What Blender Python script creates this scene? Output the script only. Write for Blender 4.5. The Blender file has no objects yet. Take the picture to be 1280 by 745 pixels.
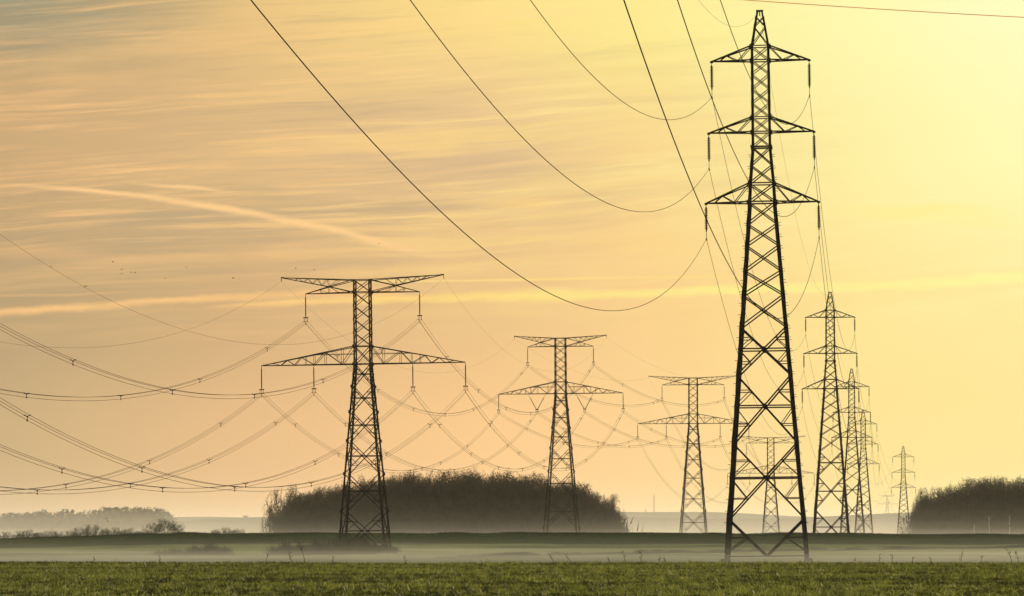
import bpy, math, random
import numpy as np
from mathutils import Vector, Matrix

S = bpy.context.scene
C = S.collection
R = math.radians
PI = math.pi

# ------------------------------------------------------------------ camera
F = 5000.0                       # focal length in photograph pixels (1280 wide)
EYE = 700.0                      # pixel row of the level line
TH = math.atan((EYE - 372.5) / F)
cd = bpy.data.cameras.new('camera')
cam = bpy.data.objects.new('camera', cd)
C.objects.link(cam)
cd.sensor_width = 36.0
cd.lens = 36.0 * F / 1280.0
cd.clip_start = 0.5
cd.clip_end = 60000.0
cam.location = (0, 0, 0)
cam.rotation_euler = (PI / 2 + TH, 0, 0)
S.camera = cam
S.render.resolution_x, S.render.resolution_y = 1024, 596

# ------------------------------------------------------------------ light
SUN_AZ, SUN_EL = R(13.5), R(7.5)     # azimuth to the right of the view direction
S.view_settings.view_transform = 'Standard'
S.view_settings.look = 'None'
S.view_settings.exposure = 0.0
S.view_settings.gamma = 1.0
S.view_settings.use_curve_mapping = False
S.cycles.volume_bounces = 1
S.cycles.max_bounces = 6
S.cycles.transparent_max_bounces = 16
S.cycles.volume_max_steps = 64

sl = bpy.data.lights.new('sun', 'SUN')
sun = bpy.data.objects.new('sun', sl)
C.objects.link(sun)
sl.energy = 4.0
sl.angle = R(0.6)
sl.color = (1.0, 0.80, 0.50)
sdir = Vector((math.sin(SUN_AZ) * math.cos(SUN_EL), math.cos(SUN_AZ) * math.cos(SUN_EL), math.sin(SUN_EL)))
sun.rotation_euler = (-sdir).to_track_quat('-Z', 'Y').to_euler()
sun.location = sdir * 200


def lin(r, g, b):
    f = lambda c: (c / 255 / 12.92) if c / 255 <= 0.04045 else ((c / 255 + 0.055) / 1.055) ** 2.4
    return (f(r), f(g), f(b), 1.0)


class NT:
    """small helper to write node trees"""
    def __init__(s, tree):
        s.t = tree
        s.n = tree.nodes
        s.l = tree.links

    def node(s, kind, **kw):
        n = s.n.new(kind)
        for k, v in kw.items():
            setattr(n, k, v)
        return n

    def put(s, sock, v):
        if isinstance(v, (int, float)):
            sock.default_value = v
        elif isinstance(v, (tuple, list)):
            sock.default_value = v
        else:
            s.l.new(v, sock)

    def m(s, op, a, b=0.0, c=0.0, clamp=False):
        n = s.node('ShaderNodeMath', operation=op, use_clamp=clamp)
        s.put(n.inputs[0], a); s.put(n.inputs[1], b); s.put(n.inputs[2], c)
        return n.outputs[0]

    def ramp(s, v, stops, interp='LINEAR'):
        n = s.node('ShaderNodeValToRGB')
        n.color_ramp.interpolation = interp
        e = n.color_ramp.elements
        while len(e) > 1:
            e.remove(e[-1])
        e[0].position = stops[0][0]; e[0].color = stops[0][1]
        for p, c in stops[1:]:
            q = e.new(p); q.color = c
        s.put(n.inputs[0], v)
        return n.outputs[0]

    def mix(s, f, a, b, blend='MIX'):
        n = s.node('ShaderNodeMix', data_type='RGBA', blend_type=blend)
        s.put(n.inputs[0], f); s.put(n.inputs[6], a); s.put(n.inputs[7], b)
        return n.outputs[2]

    def smooth(s, v, a, b, lo=0.0, hi=1.0):
        n = s.node('ShaderNodeMapRange', interpolation_type='SMOOTHSTEP')
        s.put(n.inputs[0], v); s.put(n.inputs[1], a); s.put(n.inputs[2], b)
        s.put(n.inputs[3], lo); s.put(n.inputs[4], hi)
        return n.outputs[0]

    def noise(s, vec, scale, detail=4, rough=0.55):
        n = s.node('ShaderNodeTexNoise')
        if vec is not None:
            s.put(n.inputs['Vector'], vec)
        s.put(n.inputs['Scale'], scale); s.put(n.inputs['Detail'], detail); s.put(n.inputs['Roughness'], rough)
        return n.outputs['Fac']

    def xyz(s, x, y, z=0.0):
        n = s.node('ShaderNodeCombineXYZ')
        s.put(n.inputs[0], x); s.put(n.inputs[1], y); s.put(n.inputs[2], z)
        return n.outputs[0]


# ------------------------------------------------------------------ sky
W = bpy.data.worlds.new('World')
S.world = W
W.use_nodes = True
wt = W.node_tree
wt.nodes.clear()
n = NT(wt)
tc = n.node('ShaderNodeTexCoord').outputs['Generated']
sp = n.node('ShaderNodeSeparateXYZ'); n.put(sp.inputs[0], tc)
X, Y, Z = sp.outputs
hor = n.m('SQRT', n.m('ADD', n.m('MULTIPLY', X, X), n.m('MULTIPLY', Y, Y)))
az = n.m('ARCTAN2', X, Y)                                   # radians, 0 straight ahead
el = n.m('ARCTAN2', Z, hor)
# u, v: azimuth and elevation, about 0..1 across the piece of sky in view
u = n.m('ADD', n.m('MULTIPLY', az, 1 / 0.254), 0.5)
v = n.m('MULTIPLY', el, 1 / 0.140)                           # 0 at the level line, 1 at the picture's top


def row(stops):
    return n.ramp(u, [(p, lin(*c)) for p, c in stops])


r0 = row([(0, (216, 184, 140)), (.24, (238, 196, 144)), (.48, (254, 208, 148)), (.75, (255, 220, 152)), (1, (255, 236, 160))])
r1 = row([(0, (202, 170, 122)), (.24, (231, 186, 131)), (.48, (252, 201, 138)), (.63, (253, 209, 144)), (.85, (254, 226, 146)), (1, (254, 230, 150))])
r2 = row([(0, (182, 156, 115)), (.24, (210, 172, 122)), (.48, (236, 193, 134)), (.63, (250, 208, 138)), (.85, (254, 226, 144)), (1, (254, 230, 148))])
r3 = row([(0, (204, 168, 120)), (.24, (218, 182, 130)), (.48, (230, 193, 142)), (.63, (249, 214, 141)), (.85, (255, 238, 154)), (1, (255, 247, 172))])
r4 = row([(0, (160, 146, 114)), (.12, (200, 168, 120)), (.24, (234, 196, 130)), (.48, (255, 224, 140)), (.63, (255, 238, 144)), (.85, (255, 249, 172)), (1, (255, 254, 196))])
sky = n.mix(n.smooth(v, 0.02, 0.20), r0, r1)
sky = n.mix(n.smooth(v, 0.20, 0.46), sky, r2)
sky = n.mix(n.smooth(v, 0.46, 0.74), sky, r3)
sky = n.mix(n.smooth(v, 0.74, 1.0), sky, r4)
# glow round the veiled sun to the right
dx = n.m('MULTIPLY', n.m('SUBTRACT', u, 1.02), 1.6)
dy = n.m('SUBTRACT', v, 0.84)
rr = n.m('SQRT', n.m('ADD', n.m('MULTIPLY', dx, dx), n.m('MULTIPLY', dy, dy)))
glow = n.m('POWER', n.smooth(rr, 0.75, 0.0), 1.6)
sky = n.mix(n.m('MULTIPLY', glow, 0.45), sky, lin(255, 255, 192))
# streaky high cloud: very stretched noise, tilted slightly, bent by a slow warp
warp = n.noise(n.xyz(n.m('MULTIPLY', u, 1.6), n.m('MULTIPLY', v, 1.6), 3.1), 1.0, 3)
vt = n.m('ADD', n.m('SUBTRACT', v, n.m('MULTIPLY', u, 0.13)), n.m('MULTIPLY', warp, 0.09))
s1 = n.noise(n.xyz(n.m('MULTIPLY', u, 1.6), n.m('MULTIPLY', vt, 11.0), 0.4), 1.0, 6, 0.58)
s2 = n.noise(n.xyz(n.m('MULTIPLY', u, 3.2), n.m('MULTIPLY', vt, 34.0), 7.7), 1.0, 5, 0.6)
s3 = n.noise(n.xyz(n.m('MULTIPLY', u, 1.1), n.m('MULTIPLY', vt, 3.6), 5.2), 1.0, 3, 0.5)
hi = n.smooth(v, 0.30, 0.62)
light = n.m('MULTIPLY', n.smooth(n.m('ADD', n.m('MULTIPLY', s1, 0.55), n.m('MULTIPLY', s2, 0.45)), 0.46, 0.62), n.m('ADD', n.m('MULTIPLY', hi, 0.9), 0.05))
leftness = n.smooth(u, 0.62, 0.0)
cloud_c = n.ramp(u, [(0, lin(248, 196, 132)), (.3, lin(255, 208, 134)), (.5, lin(255, 224, 134)), (1, lin(255, 252, 182))])
patch = n.smooth(n.noise(n.xyz(n.m('MULTIPLY', u, 4.0), n.m('MULTIPLY', vt, 9.0), 2.2), 1.0, 4, .6), .36, .60)
light = n.m('MULTIPLY', light, n.m('ADD', .25, n.m('MULTIPLY', patch, .75)))
sky = n.mix(n.m('MULTIPLY', light, 0.62), sky, cloud_c)
dark = n.m('MULTIPLY', n.smooth(n.m('ADD', n.m('MULTIPLY', s3, 0.6), n.m('MULTIPLY', s2, 0.4)), 0.49, 0.34), n.m('MULTIPLY', hi, n.smooth(u, 0.95, 0.2)))
sky = n.mix(n.m('MULTIPLY', dark, 0.55), sky, lin(180, 158, 124))
# fine wind-drawn wisps, mostly in the upper left
s4 = n.noise(n.xyz(n.m('MULTIPLY', u, 5.0), n.m('MULTIPLY', n.m('ADD', n.m('SUBTRACT', v, n.m('MULTIPLY', u, 0.12)), n.m('MULTIPLY', warp, 0.07)), 75.0), 1.9), 1.0, 6, .68)
s5 = n.noise(n.xyz(n.m('MULTIPLY', u, 2.2), n.m('MULTIPLY', vt, 16.0), 8.8), 1.0, 5, .6)
fw = n.m('MULTIPLY', n.smooth(s4, .44, .66), n.m('MULTIPLY', n.smooth(s5, .42, .60), n.m('MULTIPLY', n.smooth(v, .42, .68), n.smooth(u, 1.1, .5, .35, 1.0))))
sky = n.mix(n.m('MULTIPLY', fw, .75), sky, n.ramp(u, [(0, lin(250, 196, 134)), (.3, lin(255, 210, 138)), (.6, lin(255, 230, 150)), (1, lin(255, 254, 190))]))
fd = n.m('MULTIPLY', n.smooth(s4, .50, .34), n.m('MULTIPLY', n.smooth(s5, .56, .42), n.m('MULTIPLY', n.smooth(v, .40, .62), n.smooth(u, .8, .2))))
sky = n.mix(n.m('MULTIPLY', fd, .28), sky, lin(176, 150, 122))
# greyish bank at far upper left
corner = n.m('MULTIPLY', n.smooth(u, 0.28, 0.0), n.smooth(v, 0.84, 1.0))
sky = n.mix(n.m('MULTIPLY', corner, n.smooth(s1, 0.40, 0.62, 0.25, 0.85)), sky, lin(150, 150, 124))


def P(x, y):
    """photograph pixel of a far point -> (u, v) of that direction"""
    a = (x - 640) / F; b = (372.5 - y) / F
    d = Vector((a, math.cos(TH) - b * math.sin(TH), math.sin(TH) + b * math.cos(TH))).normalized()
    return math.atan2(d.x, d.y) / 0.254 + 0.5, math.asin(d.z) / 0.140


def trail(pts, wid, strength, col, rough=1.0, seed=0.0, sharp=2.0, fade=0.04):
    """a contrail along pts (photograph directions): wid = list of half widths in pixels"""
    global sky
    uv = [P(*p) for p in pts]
    u0, u1 = uv[0][0], uv[-1][0]
    lo = min(q[1] for q in uv) - .02; hi_ = max(q[1] for q in uv) + .02
    t = n.m('DIVIDE', n.m('SUBTRACT', u, u0), u1 - u0, clamp=True)
    g = lambda val: (val, val, val, 1)
    line = n.ramp(t, [((q[0] - u0) / (u1 - u0), g((q[1] - lo) / (hi_ - lo))) for q in uv], 'B_SPLINE' if len(uv) > 3 else 'EASE')
    line = n.m('ADD', n.m('MULTIPLY', line, hi_ - lo), lo)
    ww = n.ramp(t, [(i / (len(wid) - 1), g(w_ / 40.0)) for i, w_ in enumerate(wid)])
    ww = n.m('MULTIPLY', ww, 40.0 / 700.0)
    wob = n.noise(n.xyz(n.m('MULTIPLY', u, 22.0), n.m('MULTIPLY', v, 30.0), seed), 1.0, 6, 0.62)
    wob2 = n.noise(n.xyz(n.m('MULTIPLY', u, 9.0), n.m('MULTIPLY', v, 60.0), seed + 4), 1.0, 5, 0.62)
    d = n.m('SUBTRACT', n.m('SUBTRACT', v, line), n.m('MULTIPLY', n.m('SUBTRACT', wob, 0.5), n.m('MULTIPLY', ww, 3.0 * rough)))
    d = n.m('DIVIDE', n.m('ABSOLUTE', d), ww)
    a = n.m('POWER', n.smooth(d, 1.5, 0.0), 1.0 / sharp * 1.6)
    a = n.m('MULTIPLY', a, n.m('MULTIPLY', n.smooth(u, u0, u0 + fade), n.smooth(u, u1, u1 - fade)))
    a = n.m('MULTIPLY', a, n.smooth(wob2, 0.25, 0.62, 1 - 0.6 * rough, 1.0))
    cc = lin(*col) if len(col) == 3 else n.ramp(u, [(p_, lin(*c_)) for p_, c_ in col])
    sky = n.mix(n.m('MULTIPLY', a, strength), sky, cc)


trail([(-120, 398), (60, 386), (180, 378), (300, 371), (420, 364), (520, 364)], [3, 4.5, 5, 5, 6, 6], 0.95, (248, 196, 128), .9, 1.0, fade=.03)
trail([(240, 386), (380, 376), (520, 373), (660, 369), (800, 368), (900, 361), (1080, 359), (1200, 350), (1420, 342)], [2, 4, 6, 7, 6, 6, 6, 7, 8], 1.0, [(.2, (250, 200, 130)), (.4, (255, 212, 124)), (.55, (255, 228, 134)), (.75, (255, 238, 142)), (1, (255, 248, 160))], .95, 9.0, fade=.08)
trail([(430, 352), (600, 351), (760, 347), (940, 345)], [1.2, 1.6, 1.8, 1.4], 0.7, (254, 222, 132), .4, 3.0)
trail([(-40, 228), (120, 238), (230, 252), (330, 270), (430, 290), (500, 310), (600, 324)], [2.5, 3, 3.5, 4.5, 5, 5, 8], 1.0, (254, 206, 142), .7, 5.0, fade=.12)
trail([(150, 228), (220, 233), (310, 241)], [2, 2.5, 2], 0.9, (252, 206, 142), .8, 6.0, fade=.06)
trail([(-60, 318), (60, 317), (190, 318)], [5, 7, 4], 0.6, (226, 178, 124), .7, 7.0, fade=.1)
trail([(-60, 370), (60, 369), (200, 364)], [1.5, 2, 1], 0.55, (226, 180, 124), .5, 8.0, fade=.06)
trail([(590, 258), (660, 254), (740, 246)], [5, 8, 4], 0.5, (254, 206, 128), .8, 11.0, fade=.06)
trail([(640, 310), (780, 302), (930, 312)], [8, 10, 8], 0.4, (254, 216, 132), .8, 12.0, fade=.1)
trail([(1010, 262), (1150, 266), (1320, 276)], [6, 12, 12], 0.55, (255, 240, 140), .8, 13.0, fade=.1)
trail([(300, 238), (460, 222), (600, 214)], [3, 4, 3], 0.35, (238, 192, 128), .8, 14.0, fade=.1)
trail([(-60, 95), (120, 70), (300, 40), (420, 30)], [10, 14, 14, 10], 0.45, (236, 194, 132), .8, 15.0, fade=.12)

nish = n.node('ShaderNodeTexSky', sky_type='NISHITA')
nish.sun_disc = False
nish.sun_elevation = SUN_EL
nish.sun_rotation = SUN_AZ
nish.dust_density = 3.0
nish.air_density = 1.3
bg1 = n.node('ShaderNodeBackground'); n.put(bg1.inputs[0], nish.outputs[0]); bg1.inputs[1].default_value = 0.15
bg2 = n.node('ShaderNodeBackground'); n.put(bg2.inputs[0], sky); bg2.inputs[1].default_value = 1.0
# the veiled golden sky fills the sunward quarter, the clear sky takes over to the sides, above and behind
aza = n.m('ABSOLUTE', n.m('SUBTRACT', az, 0.10))
mask = n.m('MULTIPLY', n.smooth(aza, R(62), R(18)), n.smooth(el, R(34), R(9)))
mx = n.node('ShaderNodeMixShader')
n.put(mx.inputs[0], mask); n.l.new(bg1.outputs[0], mx.inputs[1]); n.l.new(bg2.outputs[0], mx.inputs[2])
wo = n.node('ShaderNodeOutputWorld')
n.l.new(mx.outputs[0], wo.inputs[0])
W.cycles.sampling_method = 'MANUAL'
W.cycles.sample_map_resolution = 512


# ------------------------------------------------------------------ helpers
def unproj(x, y, D):
    """photograph pixel + distance along world Y -> world point"""
    a = (x - 640) / F; b = (372.5 - y) / F
    d = D / (math.cos(TH) - b * math.sin(TH))
    return Vector((a * d, D, d * math.sin(TH) + b * d * math.cos(TH)))


def tag(o, label=None, cat=None, group=None, kind=None):
    if label: o['label'] = label
    if cat: o['category'] = cat
    if group: o['group'] = group
    if kind: o['kind'] = kind
    return o


def empty(name, loc, rz=0.0):
    o = bpy.data.objects.new(name, None)
    C.objects.link(o)
    o.empty_display_size = 0.5
    o.location = loc
    o.rotation_euler = (0, 0, rz)
    return o


def copy_tree(o, parent=None):
    c = o.copy()
    C.objects.link(c)
    if parent is not None:
        c.parent = parent
    for ch in [q for q in o.children]:
        copy_tree(ch, c)
    return c


class MB:
    """collects bars, tubes and faces, then links them as one mesh"""
    def __init__(s):
        s.v = []
        s.f = []

    def add(s, vs, fs):
        o = len(s.v)
        s.v.extend([tuple(q) for q in vs])
        s.f.extend([tuple(i + o for i in f) for f in fs])

    def box(s, c, d):
        x, y, z = d[0] / 2, d[1] / 2, d[2] / 2
        vs = [(c[0] + i * x, c[1] + j * y, c[2] + k * z) for i in (-1, 1) for j in (-1, 1) for k in (-1, 1)]
        s.add(vs, [(0, 1, 3, 2), (4, 6, 7, 5), (0, 4, 5, 1), (2, 3, 7, 6), (0, 2, 6, 4), (1, 5, 7, 3)])

    def bar(s, a, b, w, h=None):
        a, b = Vector(a), Vector(b)
        h = h or w
        d = (b - a)
        if d.length < 1e-5: return
        d.normalize()
        up = Vector((0, 0, 1)) if abs(d.z) < .95 else Vector((1, 0, 0))
        p = d.cross(up).normalized(); q = p.cross(d)
        vs = []
        for e in (a, b):
            for i, j in ((-1, -1), (1, -1), (1, 1), (-1, 1)):
                vs.append(e + p * (i * w / 2) + q * (j * h / 2))
        s.add(vs, [(3, 2, 1, 0), (4, 5, 6, 7), (0, 1, 5, 4), (1, 2, 6, 5), (2, 3, 7, 6), (3, 0, 4, 7)])

    def angle(s, a, b, w, ex, ey, th=0.03):
        """rolled L section: two flanges along directions ex and ey"""
        a, b, ex, ey = Vector(a), Vector(b), Vector(ex), Vector(ey)
        for p, q in ((ex, ey), (ey, ex)):
            vs = []
            for e in (a, b):
                vs += [e, e + p * w, e + p * w + q * th, e + q * th]
            s.add(vs, [(3, 2, 1, 0), (4, 5, 6, 7), (0, 1, 5, 4), (1, 2, 6, 5), (2, 3, 7, 6), (3, 0, 4, 7)])

    def tube(s, pts, r, sides=5, r1=None):
        pts = [Vector(p) for p in pts]
        N = len(pts)
        rings = []
        for i, p in enumerate(pts):
            d = (pts[min(i + 1, N - 1)] - pts[max(i - 1, 0)]).normalized()
            up = Vector((0, 0, 1)) if abs(d.z) < .9 else Vector((1, 0, 0))
            a = d.cross(up).normalized(); b = a.cross(d)
            rad = r if r1 is None else r + (r1 - r) * i / max(1, N - 1)
            rings.append([p + a * (math.cos(2 * PI * k / sides) * rad) + b * (math.sin(2 * PI * k / sides) * rad) for k in range(sides)])
        vs = [q for g in rings for q in g]
        fs = []
        for i in range(N - 1):
            for k in range(sides):
                k2 = (k + 1) % sides
                fs.append((i * sides + k, i * sides + k2, (i + 1) * sides + k2, (i + 1) * sides + k))
        fs.append(tuple(range(sides - 1, -1, -1)))
        fs.append(tuple((N - 1) * sides + k for k in range(sides)))
        s.add(vs, fs)

    def lathe(s, prof, c=(0, 0, 0), sides=10):
        vs = []
        for r, z in prof:
            for k in range(sides):
                vs.append((c[0] + math.cos(2 * PI * k / sides) * r, c[1] + math.sin(2 * PI * k / sides) * r, c[2] + z))
        fs = []
        for i in range(len(prof) - 1):
            for k in range(sides):
                k2 = (k + 1) % sides
                fs.append((i * sides + k, i * sides + k2, (i + 1) * sides + k2, (i + 1) * sides + k))
        fs.append(tuple(range(sides))[::-1])
        fs.append(tuple((len(prof) - 1) * sides + k for k in range(sides)))
        s.add(vs, fs)

    def build(s, name, mat, parent=None, smooth=False):
        me = bpy.data.meshes.new(name)
        me.from_pydata(s.v, [], s.f)
        me.materials.append(mat)
        if smooth:
            me.polygons.foreach_set('use_smooth', [True] * len(me.polygons))
        me.update()
        o = bpy.data.objects.new(name, me)
        C.objects.link(o)
        if parent is not None:
            o.parent = parent
        return o


def np_mesh(name, V, T, mat, parent=None, k=3):
    """fast mesh from arrays: V (n,3), T (m,k)"""
    me = bpy.data.meshes.new(name)
    me.vertices.add(len(V)); me.loops.add(T.size); me.polygons.add(len(T))
    me.vertices.foreach_set('co', np.asarray(V, np.float32).ravel())
    me.loops.foreach_set('vertex_index', np.asarray(T, np.int32).ravel())
    me.polygons.foreach_set('loop_start', np.arange(0, T.size, k, dtype=np.int32))
    me.polygons.foreach_set('loop_total', np.full(len(T), k, np.int32))
    me.materials.append(mat)
    me.update(calc_edges=True)
    o = bpy.data.objects.new(name, me)
    C.objects.link(o)
    if parent is not None: o.parent = parent
    return o


def mat(name):
    m = bpy.data.materials.new(name)
    m.use_nodes = True
    t = NT(m.node_tree)
    b = m.node_tree.nodes['Principled BSDF']
    return m, t, b


def simple(name, c1, c2, scale, rough=0.7, metal=0.0, detail=4, bump=0.0, spec=0.0):
    m, t, b = mat(name)
    co = t.node('ShaderNodeTexCoord').outputs['Object']
    nz = t.noise(co, scale, detail)
    t.put(b.inputs['Base Color'], t.mix(t.smooth(nz, .3, .7), (*c1, 1), (*c2, 1)))
    b.inputs['Roughness'].default_value = rough
    b.inputs['Metallic'].default_value = metal
    b.inputs['Specular IOR Level'].default_value = spec
    if bump:
        bp = t.node('ShaderNodeBump'); bp.inputs['Strength'].default_value = bump
        t.put(bp.inputs['Height'], nz); t.l.new(bp.outputs[0], b.inputs['Normal'])
    return m


M = {}
M['steel'] = simple('weathered_steel', (.008, .007, .006), (.020, .017, .014), 2.2, .75, 0)
M['insul'] = simple('brown_glazed_insulator', (.012, .009, .007), (.022, .016, .012), 3, .6)
M['fitting'] = simple('galvanised_fitting', (.015, .015, .013), (.03, .028, .026), 6, .8, 0)
M['wire'] = simple('stranded_cable', (.008, .007, .006), (.015, .013, .012), 1.0, .9, 0)
M['copper'] = simple('reddish_cable', (.80, .24, .16), (.70, .20, .14), .6, .8, 0)
_m = M['copper']; _t = NT(_m.node_tree)
_tr = _t.node('ShaderNodeBsdfTranslucent'); _tr.inputs[0].default_value = (.95, .42, .28, 1)
_mx = _t.node('ShaderNodeMixShader'); _mx.inputs[0].default_value = .8
_t.l.new(_m.node_tree.nodes['Principled BSDF'].outputs[0], _mx.inputs[1]); _t.l.new(_tr.outputs[0], _mx.inputs[2])
_t.l.new(_mx.outputs[0], _m.node_tree.nodes['Material Output'].inputs[0])
M['concrete'] = simple('footing_concrete', (.03, .028, .024), (.055, .05, .045), 2, .9)
M['bark'] = simple('winter_bark', (.035, .026, .018), (.075, .056, .038), 1.3, .9)
M['twig'] = simple('bare_twigs', (.028, .017, .008), (.066, .040, .018), .35, .85)
M['pale_bark'] = simple('pale_birch_bark', (.30, .27, .22), (.45, .42, .36), 1.5, .8)
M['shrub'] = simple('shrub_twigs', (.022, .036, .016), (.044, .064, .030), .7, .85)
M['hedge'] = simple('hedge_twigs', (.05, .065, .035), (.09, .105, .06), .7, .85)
M['far_leaf'] = simple('distant_foliage', (.045, .045, .035), (.075, .075, .055), .05, .9)
M['stalk'] = simple('dry_stalk', (.07, .055, .03), (.12, .09, .05), 5, .8)
M['bird'] = simple('dark_plumage', (.02, .018, .016), (.04, .035, .03), 8, .7)
M['pale_wall'] = simple('weathered_render', (.30, .29, .27), (.38, .37, .34), .5, .85)


# ------------------------------------------------------------------ ground
YS = [-400, 0, 60, 96, 130, 165, 192, 205, 225, 260, 330, 400, 470, 540, 600, 652, 682, 702, 716, 760, 820, 1000, 1300, 1700, 2200, 2900, 3300, 3800, 5000, 6400, 8000, 12000, 30000]
ZS = [-2.4, -1.6, -1.15, -.87, -.60, -.38, -.22, -.20, -.55, -1.1, -.95, -.36, .25, .80, 1.16, 1.75, 3.3, 4.55, 4.72, 2.9, 0.2, -1.6, -1.9, -2.0, -1, 12, 33, 28, 30, 70, 60, 20, 20]


def ground(x, y):
    z = np.interp(y, YS, ZS)
    x = np.asarray(x, float); y = np.asarray(y, float)
    px = x / np.maximum(y, 60) * F + 640
    # the crest of the rise sinks towards the left and a touch to the right
    w = np.exp(-((y - 712) / 90.0) ** 2)
    drop = np.interp(px, [-600, 0, 220, 900, 1280, 2000], [2.4, .95, .0, 0., .22, .5])
    z = z - w * drop
    # the ground under the left pylon's far feet rises a little earlier
    # a hedge bank behind the crest, only at the left
    bank = np.exp(-((y - 890) / 55.0) ** 2) * np.clip((318 - px) / 40.0, 0, 1)
    z = z + bank * (3.6 - z) * (bank > .01)
    # undulations
    k = np.clip(y / 700.0, .2, 3)
    z = z + (.05 * np.sin(x * .21 + y * .03) + .03 * np.sin(x * .53 + 1.3)) * np.clip(k, .2, 1)
    far = np.clip((y - 2300) / 900., 0, 1)
    z = z + far * (5 * np.sin(x * .0042 + .5) + 3 * np.sin(x * .0091 + y * .001) + 1.2 * np.sin(x * .023))
    return z


def build_ground():
    ys = np.concatenate([np.arange(-400, 0, 50), np.arange(0, 180, 6), np.arange(180, 240, 2), np.arange(240, 660, 8), np.arange(660, 780, 3),
                         np.arange(780, 1200, 20), np.arange(1200, 4000, 50), np.arange(4000, 9000, 200), np.arange(9000, 30001, 1500)]).astype(float)
    ts = np.sinh(np.linspace(-5.2, 5.2, 301)) / np.sinh(5.2)
    N = len(ts)
    V = []
    for y in ys:
        half = 260 + 1.1 * max(y, 0)
        x = ts * half
        V.append(np.stack([x, np.full(N, y), ground(x, np.full(N, y))], 1))
    V = np.concatenate(V)
    i = np.arange(len(ys) - 1)[:, None] * N + np.arange(N - 1)[None]
    i = i.ravel()
    T = np.stack([i, i + 1, i + 1 + N, i + N], 1)
    m, t, b = mat('field_ground')
    co = t.node('ShaderNodeTexCoord').outputs['Object']
    s = t.node('ShaderNodeSeparateXYZ'); t.put(s.inputs[0], co)
    gx, gy = s.outputs[0], s.outputs[1]
    # borders between the parcels run nearly across the view
    wob = t.m('MULTIPLY', t.m('SUBTRACT', t.noise(t.xyz(t.m('MULTIPLY', gx, .06), t.m('MULTIPLY', gy, .02)), 1.0, 5), .5), 10.0)
    yy = t.m('ADD', gy, wob)
    fine = t.noise(t.xyz(t.m('MULTIPLY', gx, .9), t.m('MULTIPLY', gy, .22)), 1.0, 6, .7)
    rows = t.noise(t.xyz(t.m('MULTIPLY', gx, .05), t.m('MULTIPLY', gy, .55)), 1.0, 5, .6)
    fleck = t.noise(t.xyz(t.m('MULTIPLY', gx, 3.0), t.m('MULTIPLY', gy, .8)), 1.0, 4, .7)
    var = t.m('ADD', t.m('MULTIPLY', fine, .4), t.m('ADD', t.m('MULTIPLY', rows, .3), t.m('MULTIPLY', fleck, .3)))
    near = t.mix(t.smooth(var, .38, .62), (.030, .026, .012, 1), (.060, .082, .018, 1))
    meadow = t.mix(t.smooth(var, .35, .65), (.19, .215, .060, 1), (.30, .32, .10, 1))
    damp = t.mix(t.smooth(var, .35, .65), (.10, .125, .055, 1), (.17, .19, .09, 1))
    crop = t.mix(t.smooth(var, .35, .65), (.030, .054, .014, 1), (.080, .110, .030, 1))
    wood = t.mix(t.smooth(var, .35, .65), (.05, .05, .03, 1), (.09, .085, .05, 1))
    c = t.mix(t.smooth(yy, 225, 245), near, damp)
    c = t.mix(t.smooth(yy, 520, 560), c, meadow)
    # damp streaks, tracks and margins drawn out along the parcels
    strk = t.noise(t.xyz(t.m('MULTIPLY', gx, .022), t.m('MULTIPLY', gy, .06)), 1.0, 5, .65)
    c = t.mix(t.smooth(strk, .50, .40, 0, .55), c, (.055, .065, .028, 1))
    c = t.mix(t.smooth(strk, .56, .68, 0, .5), c, (.34, .33, .16, 1))
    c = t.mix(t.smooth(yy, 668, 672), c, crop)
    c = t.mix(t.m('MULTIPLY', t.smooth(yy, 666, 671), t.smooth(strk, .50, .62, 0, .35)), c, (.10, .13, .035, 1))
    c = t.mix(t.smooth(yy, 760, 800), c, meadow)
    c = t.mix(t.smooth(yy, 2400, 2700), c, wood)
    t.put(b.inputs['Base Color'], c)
    b.inputs['Roughness'].default_value = .95
    b.inputs['Specular IOR Level'].default_value = 0.0
    bp = t.node('ShaderNodeBump'); bp.inputs['Strength'].default_value = .6; bp.inputs['Distance'].default_value = .25
    t.put(bp.inputs['Height'], var); t.l.new(bp.outputs[0], b.inputs['Normal'])
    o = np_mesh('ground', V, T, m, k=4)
    tag(o, 'rolling green farmland of wheat field, misty meadow and low rise', 'ground', kind='structure')


build_ground()


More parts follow.
